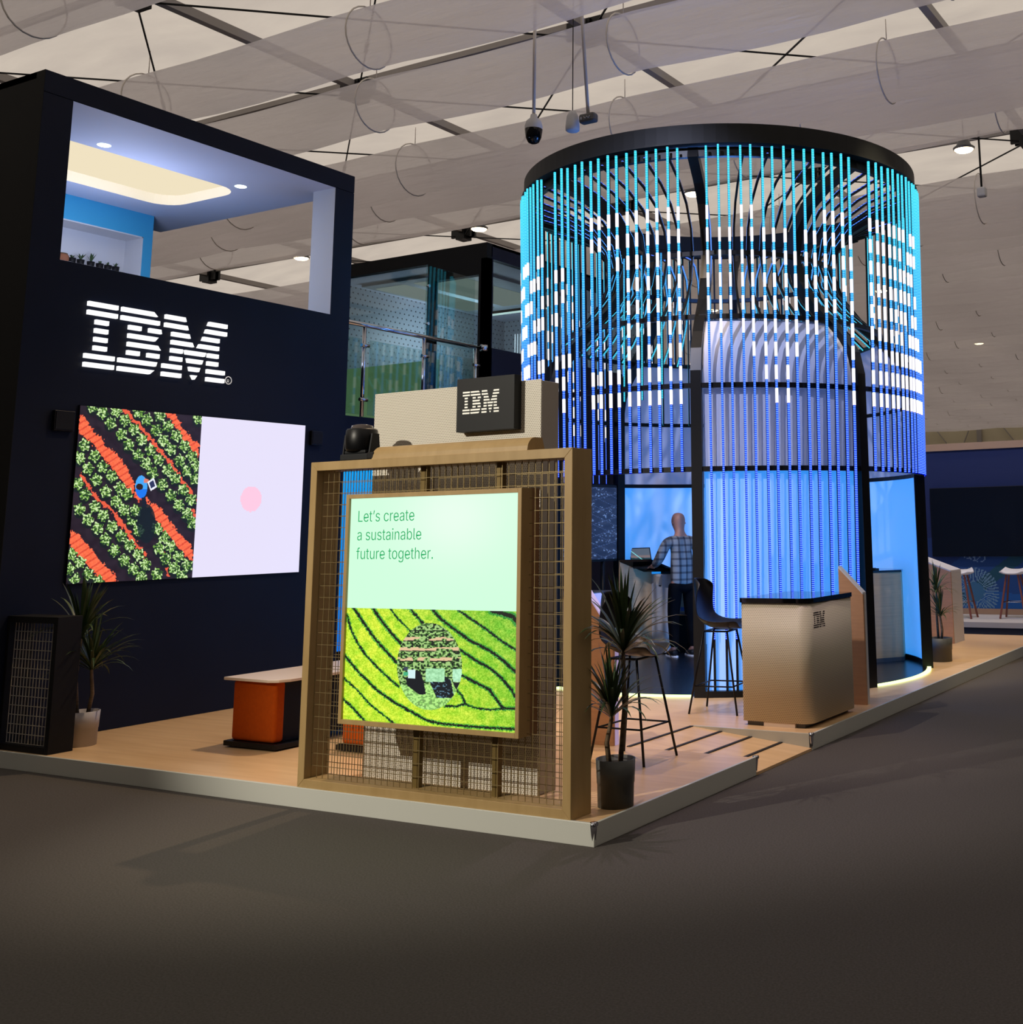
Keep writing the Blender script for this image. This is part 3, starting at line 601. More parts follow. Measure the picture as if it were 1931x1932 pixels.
for y in (9.99, 11.02, 12.02):
    mb = MB(); mb.tube([(-10.07, y, 3.1), (-10.07, y, 4.19)], 0.024, 12); ps = mb.build('post', M['chrome'], t)
    for z in (3.3, 3.95):
        mb = MB(); mb.tube([(-10.05, y - .06, z), (-10.05, y + .06, z)], 0.022, 8); mb.build('clamp', M['chrome'], ps)
mb = MB(); mb.tube([(-10.05, 12.1, 4.2), (-10.0, 12.17, 4.2)], 0.05, 12); mb.build('end_cap', M['chrome'], t)
for a, b in ((9.2, 9.93), (10.06, 10.96), (11.08, 11.96)):
    mb = MB(); mb.box(-10.055, -10.045, a, b, 3.12, 4.02); mb.build('pane', M['glass'], t)
t = thing('glass_screen', 'tall clear glass sheet behind the balcony railing', 'glass screen', (-10.15, 11.6, 3.1))
mb = MB(); mb.box(-10.16, -10.15, 11.12, 12.08, 3.1, 5.17); mb.build('pane', M['glass'], t)
for z in (3.5, 4.4, 4.9):
    mb = MB(); mb.tube([(-10.17, 11.16, z), (-10.13, 11.16, z)], 0.02, 8); mb.build('clip', M['chrome'], t)
# ================================================================ WOODEN DISPLAY FRAME
FX0, FX1, FY0, FY1, FZ0, FZ1 = -6.105, -3.956, 5.615, 5.82, HP, 2.21; ft = 0.058
t = thing('wooden_display_stand', 'tall pale wooden box frame with wire mesh on the platform corner', 'frame', (-5.03, 5.7, HP))
mb = MB()
mb.prism([(FX0, FY0, FZ0), (FX0 + ft, FY0, FZ0 + ft), (FX0 + ft, FY0, FZ1 - ft), (FX0, FY0, FZ1)], (0, FY1 - FY0, 0)); mb.prism([(FX1, FY0, FZ0), (FX1, FY0, FZ1), (FX1 - ft, FY0, FZ1 - ft), (FX1 - ft, FY0, FZ0 + ft)], (0, FY1 - FY0, 0))
mb.prism([(FX0, FY0, FZ1), (FX0 + ft, FY0, FZ1 - ft), (FX1 - ft, FY0, FZ1 - ft), (FX1, FY0, FZ1)], (0, FY1 - FY0, 0)); mb.prism([(FX0, FY0, FZ0), (FX1, FY0, FZ0), (FX1 - ft, FY0, FZ0 + ft), (FX0 + ft, FY0, FZ0 + ft)], (0, FY1 - FY0, 0))
mb.build('frame', M['gold'], t, 0.002, 1)
def mesh_sheet(x0, x1, z0, z1, y, dx, dz, w):
    mb = MB(); n = int((x1 - x0) / dx)
    for k in range(n + 1): x = x0 + (x1 - x0) * k / n; mb.box(x - w / 2, x + w / 2, y - w / 2, y + w / 2, z0, z1)
    n = int((z1 - z0) / dz)
    for k in range(n + 1): z = z0 + (z1 - z0) * k / n; mb.box(x0, x1, y - w, y, z - w / 2, z + w / 2)
    return mb
mesh_sheet(FX0 + ft, FX1 - ft, FZ0 + ft, FZ1 - ft, FY0 + 0.06, 0.05, 0.075, 0.0034).build('wire_mesh', M['wire'], t)
mesh_sheet(FX0 + ft, FX1 - ft, FZ0 + ft, FZ1 - ft, FY1 - 0.02, 0.05, 0.075, 0.0034).build('wire_mesh', M['wire'], t)
for x in (-5.21, -4.59):
    mb = MB(); mb.box(x, x + 0.045, FY0 + .09, FY0 + 0.13, FZ0 + ft, FZ1 - ft); mb.build('support_bar', mat('bronze', (118, 98, 52), .45, .3) if x < -5 else bpy.data.materials['bronze'], t)
# screen in frame
t = thing('digital_display', 'framed screen showing green fields under the words about a sustainable future', 'screen', (-5.03, 5.6, .54))
mb = MB(); x0, x1, z0, z1 = -5.745, -4.309, 0.541, 1.984; e = 0.028
mb.box(x0, x0 + e, 5.592, 5.70, z0, z1); mb.box(x1 - e, x1, 5.592, 5.70, z0, z1); mb.box(x0 + e, x1 - e, 5.592, 5.70, z0, z0 + e); mb.box(x0 + e, x1 - e, 5.592, 5.70, z1 - e, z1); mb.build('frame', M['gold'], t, 0.001, 1)
mb = MB(); mb.box(x0 + e, x1 - e, 5.612, 5.70, z0 + e, z1 - e); mb.box(x0, x1, 5.70, 5.77, z0, z1, 1); mb.build('housing', [M['black'], M['gold_inner']], t)
H2 = homog([(35, 1180), (1835, 1335), (1855, 65), (85, 35)])
GL = [([(80,100),(130,280),(190,400),(270,520),(400,660),(520,770),(610,850)],9),([(150,30),(260,200),(380,370),(480,480),(590,600)],12),([(345,35),(430,160),(530,290),(640,410)],13),([(520,35),(600,140),(740,280)],7),([(725,40),(870,200)],11),([(965,50),(1050,150),(1200,260),(1350,370),(1550,470),(1700,580),(1850,720)],13),([(1230,55),(1400,170),(1560,280),(1700,390),(1850,480)],10),([(1580,60),(1700,90),(1800,120),(1860,200)],22),([(50,520),(200,700),(380,880),(560,1010),(760,1120),(900,1200),(1050,1235),(1300,1260),(1500,1275),(1840,1295)],11),([(45,755),(180,880),(320,1040),(560,1230)],7),([(40,975),(130,1060),(260,1205)],9),([(1245,465),(1400,570),(1560,660),(1680,760),(1780,880),(1850,1010)],12),([(1260,730),(1400,800),(1550,880),(1640,1000),(1690,1075),(1840,1080)],12),([(1200,870),(1270,950),(1300,1030),(1200,1055),(1090,1050)],9),([(1300,1030),(1400,1070),(1550,1090),(1690,1080)],8)]
def tea(s, t):
    q = H2 @ np.stack([s.ravel(), t.ravel(), np.ones(s.size)]); X = (q[0] / q[2]).reshape(s.shape); Y = (q[1] / q[2]).reshape(s.shape)
    a = vnoise(X / 9, Y / 9, 1); b = vnoise(X / 45, Y / 45, 2); c = vnoise(X / 14, Y / 14, 4)
    C = np.zeros(s.shape + (3,)); rt = np.clip((X - 500) / 1400 - (Y - 400) / 2600, 0, 1)
    C[..., 0] = 172 + 54 * b - 70 * rt; C[..., 1] = 226 + 20 * b - 38 * rt; C[..., 2] = 42 + 24 * b; C += ((a - .5) * 74)[..., None] * np.array([1, .8, .7])
    for P, wd in GL:
        d = linedist(X + (c - .5) * 16, Y + (a - .5) * 16, P); k = d < wd * 1.9; C[k] = C[k] * np.array([.45, .72, .7]) + np.array([0, 10, 20]); k = d < wd; C[k] = np.array([16, 24, 20])
    cir = ((X - 930) / 337) ** 2 + ((Y - 640) / 452) ** 2 < 1; g = vnoise(X / 16, Y / 13, 7); rows = vnoise(X / 60, Y / 26, 8)
    v = np.where((g > .55)[..., None], np.array([166, 206, 128]), np.where((g > .34)[..., None], np.array([70, 118, 50]), np.array([18, 30, 26])))
    ph = ((Y - 230) % 105) / 105; soil = (ph < .33) & (rows > .45) & (Y < 650) & (Y > 300); v[soil] = np.array([232, 198, 156])
    edge = (ph > .33) & (ph < .42) & (Y < 650) & (rows > .4); v[edge] = np.array([22, 26, 26]); low = Y > 830; v[low] = v[low] * .45 + np.array([110, 150, 80]); C[cir] = v[cir]
    k = cir & inpoly(X, Y, [(680, 760), (800, 670), (850, 740), (880, 860), (890, 930), (820, 930), (700, 840)]); C[k] = np.array([14, 20, 30])
    k = cir & inpoly(X, Y, [(930, 800), (1090, 740), (1150, 780), (1180, 940), (1150, 968), (1000, 965)]); C[k] = np.array([16, 24, 34]) + (g[k] > .72)[:, None] * np.array([70, 100, 110])
    k = cir & inpoly(X, Y, [(1170, 805), (1245, 805), (1205, 885)]); C[k] = np.array([20, 26, 34])
    k = cir & inpoly(X, Y, [(890, 660), (1085, 660), (1085, 800), (885, 798)]); C[k] = np.array([168, 228, 176]) + (g[k] * 50 - 25)[:, None]
    k = cir & inpoly(X, Y, [(1170, 665), (1270, 665), (1270, 800), (1170, 800)]); C[k] = np.array([180, 236, 196]) + (g[k] * 50 - 25)[:, None]
    k = inpoly(X, Y, [(705, 672), (780, 672), (780, 762), (705, 762)]); C[k] = np.array([214, 244, 246]); k = inpoly(X, Y, [(660, 695), (705, 695), (705, 735), (660, 735)]); C[k] = np.array([70, 180, 130])
    k = inpoly(X, Y, [(660, 645), (710, 645), (700, 680), (660, 680)]); C[k] = np.array([60, 66, 90]); return C
painted('field_picture', (x0 + e, 5.6105, z0 + e), (x1 - x0 - 2 * e, 0, 0), (0, 0, 1.258 - z0 - e), 330, 230, tea, M['picture'], t)
def mint(s, t):
    C = np.zeros(s.shape + (3,)) + np.array([208, 255, 222]); k = np.exp(-((s - .62) ** 2 / .09 + (t - .8) ** 2 / .16)); C += k[..., None] * np.array([22, 0, 14]); return C
painted('headline_picture', (x0 + e, 5.6105, 1.258), (x1 - x0 - 2 * e, 0, 0), (0, 0, z1 - e - 1.258), 60, 50, mint, M['picture'], t)
tg = emis('green_lettering', (34, 196, 112), 0.75)
for k, (tx, z) in enumerate((("Let\u2019s create", 1.805), ('a sustainable', 1.686), ('future together.', 1.566))):
    text_mesh('headline_text', tx, 0.142, tg, t, (-5.655, 5.609, z), (1, 0, 0), (0, 0, 1), 0.0005, 0.905, -0.0009)
# things on top of the frame
t = thing('wooden_roll', 'pale wooden half round beam lying on top of the wooden frame', 'beam', (-4.95, 5.72, FZ1))
mb = MB(); prof = [(0, 0.0)] + [(0.085 - 0.085 * math.cos(a), 0.085 * math.sin(a)) for a in np.linspace(0.35, PI * .55, 8)] + [(0.15, 0.085), (0.175, 0.02), (0.17, 0)]
mb.prism([(-5.57, 5.63 + a, FZ1 + b) for a, b in prof], (1.27, 0, 0), smooth=False); mb.build('beam', M['gold'], t)
t = thing('stage_light', 'black moving head stage light standing on the left of the wooden frame', 'stage light', (-5.72, 5.72, FZ1))
mb = MB(); mb.box(-5.87, -5.62, 5.64, 5.81, FZ1, FZ1 + 0.045); mb.box(-5.85, -5.66, 5.66, 5.8, FZ1 + .045, FZ1 + .07); mb.build('base', M['charcoal'], t, 0.008)
mb = MB(); cxh, cyh = -5.765, 5.73
mb.lathe(cxh, cyh, [(0, FZ1 + .06), (0.09, FZ1 + .06), (0.104, FZ1 + .08), (0.108, FZ1 + .14), (0.104, FZ1 + .205), (0.096, FZ1 + .215), (0.07, FZ1 + .218)], 28); mb.build('head', M['black'], t)
mb = MB(); mb.lathe(cxh, cyh, [(0.075, FZ1 + .215), (0.07, FZ1 + .238), (0.04, FZ1 + .246), (0, FZ1 + .248)], 24); mb.build('lens', mat('lens', (70, 62, 60), .15), t)
for sx in (-1, 1):
    mb = MB(); mb.prism([(cxh + sx * .112, 5.68, FZ1 + .04), (cxh + sx * .112, 5.78, FZ1 + .04), (cxh + sx * .115, 5.76, FZ1 + .18), (cxh + sx * .115, 5.70, FZ1 + .18)], (sx * .012, 0, 0)); mb.build('yoke', M['charcoal'], t)
mb = MB(); mb.box(-5.62, -5.56, 5.63, 5.75, FZ1, FZ1 + .05); mb.build('cable_bundle', M['softblack'], t, .01)
# perforated partition
PY0 = 6.041
t = thing('perforated_partition', 'tall white perforated partition standing behind the wooden frame', 'partition', (-5.2, PY0, HP))
mb = MB(); mb.box(-5.965, -4.505, PY0, PY0 + .012, HP, 2.706); mb.build('perforated_sheet', M['perf'], t, 0.003)
mb = MB(); mb.box(-5.96, -4.51, PY0 + .012, PY0 + .2, HP, 2.70); mb.build('core', M['perf_side'], t, 0.004)
t = thing('sign_plate', 'square dark box sign with white striped IBM letters on the perforated partition', 'sign', (-4.95, 6.0, 2.4))
mb = MB(); mb.box(-5.149, -4.665, 5.965, PY0 - .002, 2.385, 2.742); mb.build('plate', M['charcoal'], t, 0.002)
mb = MB(); logo(mb, (-5.095, 5.965, 2.503), (0.305, 0, 0), (0, 0, 0.15), (0, -0.003, 0)); mb.build('lettering', mat('letter_white', (236, 236, 226), .4, emit=(230, 230, 220), es=.3), t)  # letters are not lit, slight emission brightens the white
# ================================================================ LEFT DARK MESH UNIT
t = thing('mesh_screen_box', 'black box frame with wire mesh against the tower at the left edge', 'frame', (-9.1, 5.77, HP))
mb = MB(); a0, a1, b0, b1, c1 = TX + .003, -8.80, 5.66, 5.86, 1.135; q = 0.05
mb.box(a0, a0 + .035, b0, b1, HP, c1); mb.box(a1 - q, a1, b0, b1, HP, c1); mb.box(a0 + .035, a1 - q, b0, b1, c1 - q, c1); mb.box(a0 + .035, a1 - q, b0, b1, HP, HP + q); mb.build('frame', M['softblack'], t, .002)
mesh_sheet(a0 + .035, a1 - q, HP + q, c1 - q, b0 + .05, .038, .066, .0048).build('wire_mesh', M['darkwire'], t)
# ================================================================ BENCH
t = thing('long_bench', 'long cream topped bench with orange end block against the tower', 'bench', (-7.5, 7.5, HP))
mb = MB(); ys, ye, r_ = 6.40, 9.2, 0.12
mb.prism([(-7.83, ys + .02, .622), (-7.20 - r_, ys, .622), (-7.2 - r_ * .3, ys + r_ * .3, .622), (-7.20, ys + r_, .622), (-7.20, ye, .622), (-7.83, ye, .622)], (0, 0, .022)); mb.build('bench_top', M['tabletop'], t, .004)
mb = MB(); mb.box(-7.77, -7.29, 6.46, 6.56, HP + .05, .622); mb.build('end_block', M['orange'], t, .03, 4)
mb = MB(); mb.box(-7.74, -7.31, 6.562, 9.0, HP + .052, .62); mb.build('under_body', M['softblack'], t)
mb = MB(); mb.box(-7.81, -7.24, 6.43, 6.95, HP + .012, HP + .05); mb.build('plinth', M['black'], t, .004)
t = thing('orange_stool', 'orange block stool with black plinth seen behind the lower left of the screen', 'stool', (-6.6, 6.9, HP))
mb = MB(); mb.box(-6.80, -6.3, 6.66, 7.1, HP + .05, .60); mb.build('seat_block', M['orange'], t, .03, 4)
mb = MB(); mb.box(-6.83, -6.28, 6.64, 7.12, HP + .012, HP + .05); mb.build('plinth', M['black'], t)
# ================================================================ COUNTER
def round_rect(x0, x1, y0, y1, rs):
    P = []
    for (cx, cy, a0, r_) in ((x1 - rs[0], y0 + rs[0], 270, rs[0]), (x1 - rs[1], y1 - rs[1], 0, rs[1]), (x0 + rs[2], y1 - rs[2], 90, rs[2]), (x0 + rs[3], y0 + rs[3], 180, rs[3])):
        for k in range(9): a = R(a0 + 90 * k / 8); P.append((cx + r_ * math.cos(a), cy + r_ * math.sin(a)))
    return P
t = thing('reception_counter', 'white perforated counter with black glass top standing on the right platform edge', 'counter', (-4.2, 9.3, HP))
mb = MB(); P = round_rect(-4.505, -3.885, 8.84, 9.83, (0.1, .05, .05, .03)); mb.prism([(x, y, HP + .035) for x, y in P], (0, 0, 1.105 - HP - .035), smooth=True); ob = mb.build('body', M['perf_counter'], t)
mb = MB(); P = round_rect(-4.515, -3.875, 8.83, 9.84, (.11, .05, .05, .03)); mb.prism([(x, y, 1.105) for x, y in P], (0, 0, .038)); mb.build('counter_top', M['glassblack'], t)
mb = MB(); mb.box(-4.47, -4.31, 8.87, 9.8, HP, HP + .035, 1); mb.box(-4.31, -4.03, 8.845, 9.8, HP, HP + .035, 0); mb.box(-4.03, -3.95, 8.87, 9.8, HP, HP + .035, 1); mb.build('plinth', [M['tabletop'], M['steelgrey']], t)
mb = MB(); logo(mb, (-3.884, 8.95, .90), (0, .235, 0), (0, 0, .125), (.0025, 0, 0)); mb.build('lettering', M['charcoal'], t)
# slanted lecterns
def lectern(x0, x1, y, ztl, ztr, label, edge, D=.08):
    t = thing('slanted_lectern', label, 'lectern', (x1, y, HP))
    mb = MB(); mb.prism([(x0, y, HP), (x1, y, HP), (x1, y, ztr), (x0, y, ztl)], (0, .03, 0)); mb.build('side_panel', M['lectern'], t)
    mb = MB(); mb.prism([(x0, y + .03, HP + .03), (x1 - .02, y + .03, HP + .03), (x1 - .02, y + .03, ztr - .005), (x0, y + .03, ztl - .005)], (0, D - .03, 0)); mb.build('core', M['softblack'], t)
    mb = MB(); mb.box(x1 - .02, x1 + .002, y + .03, y + D, HP, ztr); mb.build('front_panel', edge, t)
    mb = MB(); mb.prism([(x0, y, ztl), (x1, y, ztr), (x1, y, ztr + .018), (x0, y, ztl + .018)], (0, D, 0)); mb.build('slanted_top', edge, t); return t
lectern(-4.16, -3.925, 10.2, 1.337, 1.10, 'tall wooden slanted lectern standing behind the white counter', M['white'])
lectern(-5.30, -4.985, 7.62, 1.33, .921, 'wooden slanted lectern with lavender edge behind the front potted plant', M['lavlight'])
# ================================================================ BAR CHAIRS
def bar_chair(label):
    t = thing('bar_chair', label, 'chair', (0, 0, 0))
    # shell: profile in local y (front +) / z, width varies
    pr = [(-.255, 1.165, .15), (-.25, 1.12, .19), (-.235, 1.02, .21), (-.20, .88, .22), (-.17, .80, .225), (-.12, .75, .225), (-.04, .725, .22), (.06, .722, .215), (.15, .73, .20), (.2, .728, .17)]
    mb = MB(); nu = 11; vs = []
    for (y, z, hw) in pr:
        for k in range(nu):
            u = -1 + 2 * k / (nu - 1); lift = 0.07 * abs(u) ** 2.5; back = max(0, (z - .75) / .32)
            vs.append((hw * u, y + (0.09 * back * abs(u) ** 2), z + lift * (1 - back) - .03 * back * abs(u) ** 6))
    mb.add(vs, [(i * nu + k, i * nu + k + 1, (i + 1) * nu + k + 1, (i + 1) * nu + k) for i in range(len(pr) - 1) for k in range(nu - 1)], 0, True)
    o = mb.build('seat_shell', M['black'], t); sd = o.modifiers.new('Solidify', 'SOLIDIFY'); sd.thickness = .012; sb = o.modifiers.new('Sub', 'SUBSURF'); sb.levels = sb.render_levels = 1
    for sx in (-1, 1):
        for sy in (-1, 1):
            mb = MB(); mb.tube([(sx * .13, sy * .11 - .02, .70), (sx * .225, sy * .225 - .02, 0.0)], .0095, 8); mb.build('leg', M['black'], t)
    mb = MB(); fr = [(-.195, -.19, .235), (.195, -.19, .235), (.195, .155, .235), (-.195, .155, .235)]
    for i in range(4): mb.tube([fr[i], fr[(i + 1) % 4]], .007, 6)
    mb.build('foot_rest', M['black'], t); mb = MB(); mb.tube([(-.13, -.13, .70), (.13, -.13, .70), (.13, .09, .70), (-.13, .09, .70), (-.13, -.13, .7)], .009, 6); mb.build('seat_frame', M['black'], t); return t
c1 = bar_chair('black shell bar chair between the counter and the glowing blue panel'); c1.location = (-4.985, 9.42, HP); c1.rotation_euler = (0, 0, R(-82))
c2 = copy_tree(c1); c2['label'] = 'black shell bar chair behind the leaves of the front potted plant'; c2.location = (-4.56, 7.27, HP); c2.rotation_euler = (0, 0, R(-90)); 
c1['group'] = c2['group'] = 'black bar chairs'
# ================================================================ PLANTS
def dracaena(label, x, y, potm, rp, hp_, crowns, seed, leafm='leaf', name='potted_dracaena', ll=.42):
    rn = random.Random(seed); t = thing(name, label, 'plant', (x, y, HP)); z = HP
    mb = MB(); mb.lathe(x, y, [(0, z), (rp * .9, z), (rp * .93, z + hp_ * .5), (rp * .95, z + hp_ * .5), (rp * 1.0, z + hp_), (rp * .93, z + hp_), (rp * .9, z + hp_ * .86), (0, z + hp_ * .86)], 36); mb.build('pot', potm, t)
    mb = MB(); mb.lathe(x, y, [(0, z + hp_ * .88), (rp * .915, z + hp_ * .88)], 24); mb.build('soil', M['soil'], t)
    for (dx, dy, h, nl, sc, bx, by) in crowns:
        base = Vector((x + bx, y + by, z + hp_ * .85)); top = Vector((x + dx, y + dy, z + h)); mid = (base + top) / 2 + Vector((bx * .6, by * .6, 0))
        mb = MB(); mb.tube([base, mid, top, top + Vector((0, 0, .06))], [.016, .015, .013, .008], 8); st = mb.build('stem', M['bark'], t)
        mb = MB()
        for k in range(nl):
            a = k * 2.39996 + rn.uniform(-.3, .3); el = rn.random() ** .8; L = ll * sc * rn.uniform(.75, 1.1)
            droop = .12 + (1 - el) * 1.25 + rn.uniform(0, .3); up = R(86 - 62 * (1 - el)); q = top + Vector((0, 0, .05 * el)); n = 7; pts = []
            d = Vector((math.cos(a) * math.cos(up), math.sin(a) * math.cos(up), math.sin(up)))
            for j in range(n + 1): pts.append(q.copy()); q = q + d * (L / n); d = (d + Vector((0, 0, -droop / n * (0.6 + j * .25)))).normalized()
            side = Vector((-math.sin(a), math.cos(a), 0)); vs = []
            for j, p_ in enumerate(pts):
                wd = .011 * sc * (math.sin(PI * min(1, (j / n) * .86 + .14)) ** .7 + .05); vs += [p_ - side * wd + Vector((0, 0, wd * .35)), p_, p_ + side * wd + Vector((0, 0, wd * .35))]
            mb.add(vs, [(3 * j + c, 3 * j + c + 1, 3 * j + c + 4, 3 * j + c + 3) for j in range(n) for c in (0, 1)], 0, True)
        mb.build('leaf_crown', M[leafm], st)
    return t
dracaena('tall spiky dracaena in a dark grey pot beside the wooden frame', -3.925, 6.03, M['pot'], .118, .268, [(.03, .04, .86, 70, 1.12, .02, .02), (-.01, -.03, .49, 60, .95, -.03, -.02)], 3, ll=.4)
dracaena('dracaena in a white pot between the black mesh box and the tower', -8.97, 6.035, M['potwhite'], .125, .262, [(-.05, -.03, .80, 55, 1.1, -.04, -.02), (.04, .02, .56, 55, 1.0, .03, .02)], 5)
dracaena('dracaena in a dark pot right of the LED cylinder', -4.33, 13.75, M['pot'], .15, .27, [(-.02, .02, .78, 50, .8, -.02, .02), (.03, -.03, .50, 50, .75, .03, -.02)], 9)
# ================================================================ LED PAVILION
CX, CY = -6.42, 12.25
PH = [-69.0 + 45 * k for k in range(8)]          # post angles
PROF = [(2.33, HP), (2.33, 2.0), (2.33, 3.0), (2.33, 3.3), (2.27, 3.53), (2.13, 3.72), (1.92, 3.93), (1.68, 4.15), (1.47, 4.43), (1.37, 4.75), (1.43, 5.03), (1.62, 5.27), (1.90, 5.43), (2.2, 5.53), (2.36, 5.58)]
def cyl(phi, r_, z): a = R(phi); return (CX + r_ * math.cos(a), CY + r_ * math.sin(a), z)
def rprof(z):
    for (r0, z0), (r1, z1) in zip(PROF[:-1], PROF[1:]):
        if z0 <= z <= z1: return r0 + (r1 - r0) * (z - z0) / (z1 - z0)
    return 2.33
T = thing('led_pavilion', 'tall round black pavilion hung with blue and cyan LED light strips', 'pavilion', (CX, CY, HP))
def sweep(mb, phi, prof, w, d, mi=0, roff=0.0):
    """rectangular section swept along a profile in the vertical plane at angle phi"""
    a = R(phi); rd = Vector((math.cos(a), math.sin(a), 0)); tg_ = Vector((-math.sin(a), math.cos(a), 0)); vs = []; n = len(prof)
    for i, (r_, z) in enumerate(prof):
        r0, z0 = prof[max(i - 1, 0)]; r1, z1 = prof[min(i + 1, n - 1)]; L = math.hypot(r1 - r0, z1 - z0) or 1; nr, nz = (z1 - z0) / L, -(r1 - r0) / L   # outward normal
        c = Vector((CX, CY, z)) + rd * r_ + (rd * nr + Vector((0, 0, nz))) * roff; nn = (rd * nr + Vector((0, 0, nz))) * d / 2
        vs += [c - tg_ * w / 2 - nn, c + tg_ * w / 2 - nn, c + tg_ * w / 2 + nn, c - tg_ * w / 2 + nn]
    fs = [(4 * i + k, 4 * i + (k + 1) % 4, 4 * i + 4 + (k + 1) % 4, 4 * i + 4 + k) for i in range(n - 1) for k in range(4)] + [(3, 2, 1, 0), (4 * n - 4, 4 * n - 3, 4 * n - 2, 4 * n - 1)]
    mb.add(vs, fs, mi, False)
def arc_band(mb, r0, r1, z0, z1, p0, p1, mi=0, step=3.0):
    n = max(2, int(abs(p1 - p0) / step)); full = abs(p1 - p0) >= 359.9; vs = []
    for k in range(n + 1):
        ph = p0 + (p1 - p0) * k / n; vs += [cyl(ph, r0, z0), cyl(ph, r1, z0), cyl(ph, r1, z1), cyl(ph, r0, z1)]
    fs = [(4 * i + k, 4 * i + (k + 1) % 4, 4 * i + 4 + (k + 1) % 4, 4 * i + 4 + k) for i in range(n) for k in range(4)]
    if not full: fs += [(3, 2, 1, 0), (4 * n, 4 * n + 1, 4 * n + 2, 4 * n + 3)]
    mb.add(vs, fs, mi, False)
mb = MB(); arc_band(mb, 2.33, 2.41, 5.68, 5.89, 0, 360); arc_band(mb, 2.30, 2.44, 5.672, 5.69, 0, 360); mb.build('top_ring', M['charcoal'], T)
mb = MB(); arc_band(mb, 2.28, 2.34, 5.56, 5.66, 0, 360); mb.build('inner_ring', M['black'], T)
for phi in PH:
    mb = MB(); sweep(mb, phi, PROF, .11, .12, 0, -.03); mb.build('post', M['black'], T)
for (r_, z, h) in ((2.33, 2.31, .05), (2.33, 3.15, .05), (1.93, 3.93, .05), (1.39, 4.75, .05)):
    mb = MB(); arc_band(mb, r_ - .03, r_ + .02, z - h / 2, z + h / 2, 0, 360, step=5); mb.build('hoop', M['black'], T)
for k in (0, 2, 3, 4):    # closed bays: bottom rails (front closed bay and the rear ones)
    mb = MB(); arc_band(mb, 2.27, 2.36, HP, HP + .06, PH[k], PH[k] + 45); mb.build('bottom_rail', M['black'], T)
def panel(p0, p1, z0, z1, m, n=14, nz=6):
    mb = MB(); vs = []
    for j in range(nz + 1):
        z = z0 + (z1 - z0) * j / nz
        for i in range(n + 1): vs.append(cyl(p0 + (p1 - p0) * i / n, rprof(z) - .05, z))
    mb.add(vs, [(j * (n + 1) + i, j * (n + 1) + i + 1, (j + 1) * (n + 1) + i + 1, (j + 1) * (n + 1) + i) for j in range(nz) for i in range(n)], 0, True); return mb.build('fabric_panel', m, T)
for k in (0, 2, 3, 4):
    p0, p1 = PH[k] + 1.6, PH[k] + 43.4
    lo = panel(p0, p1, HP + .06, 2.285, M['glowfab']); panel(p0, p1, 2.335, 3.125, M['screenfab']); panel(p0, p1, 3.175, 3.90, M['screenfab'], nz=8)
# light strips round the outside
def rout(z): return 2.365 + .07 * (z - 2.3) / 3.3
def zrow(k): return 4.93 - .237 * k
ROWS = {0: {0: {0,1,2,3,4}, 1: {1,2,3,4,5}, 2: {1,2,3,4}, 3: set(range(6)), 4: set(range(7)), 5: set(range(1, 8)), 6: set(range(1, 9)), 7: set(range(1, 9)), 8: set(range(2, 7)), 9: set(range(1, 6)), 10: set(range(1, 6)), 11: set(range(5)), 12: set(range(5)), 13: {0,1,2,3}, 14: set(range(1, 9))},
        7: {0: {2,3,4,6,7}, 1: {2,3,6,7,8}, 2: {6}, 3: set(), 4: set(), 5: {0,1,7,8}, 6: {0,1,7,8}, 7: {0,1,7,8}, 8: {0,1,2,7,8}, **{i: set(range(9)) for i in range(9, 15)}},
        1: {**{i: set(range(9)) for i in range(6)}, **{i: set(k for k in range(9) if (k + i) % 4 < 3 or k > 5) for i in range(6, 10)}, 10: {5,6,7,8}, 11: {6,7,8}, 12: set(), 13: set(), 14: set()}}
def strip(mb, phi, rows, zt, zb, zlit=None):
    sweep(mb, phi, [(rout(zb), zb), (rout(zt), zt)], .024, .014, 0, -.008)
    zlit = zb if zlit is None else zlit
    cuts = sorted([(zrow(k) - .074, zrow(k) + .074) for k in rows if zrow(k) < zt - .1 and zrow(k) > zlit + .1]); z = zlit
    for a, b in cuts:
        if a > z: sweep(mb, phi, [(rout(z), z), (rout(a), a)], .0205, .019, 1, .008)
        sweep(mb, phi, [(rout(a), a), (rout(b), b)], .0265, .023, 2, .008); z = b
    sweep(mb, phi, [(rout(z), z), (rout(zt), zt)], .0205, .019, 1, .008)
rn = random.Random(5); spec = []
for bay in range(8):
    for i in range(15):
        ph = PH[bay] + 3.55 + (i // 2) * 5.42 + (i % 2) * 2.95
        if bay in ROWS: rows = ROWS[bay][i]
        elif bay == 6: rows = set(k for k in range(1, 9) if (k * 2 + i) % 5 < 3)
        else: rows = set(k for k in range(9) if rn.random() < .45)
        vis = -math.cos(R(ph + 62.3)) ; spec.append((vis, ph, rows, bay, i))
spec.sort(key=lambda q: q[0]); far = MB()
for n_, (vis, ph, rows, bay, i) in enumerate(spec):
    zb = 2.285; zl = None
    mb = MB() if n_ < 99 else far
    if bay == 0: zb = HP + .06; zl = .66
    strip(mb, ph, rows, 5.64 + .012 * math.sin(i * 2.1), zb, zl)
    if n_ < 99: mb.build('light_strip', [M['black'], M['tape'], M['led_dash']], T)
o = far.build('light_strip', [M['black'], M['tape'], M['led_dash']], T); o['kind'] = 'stuff'
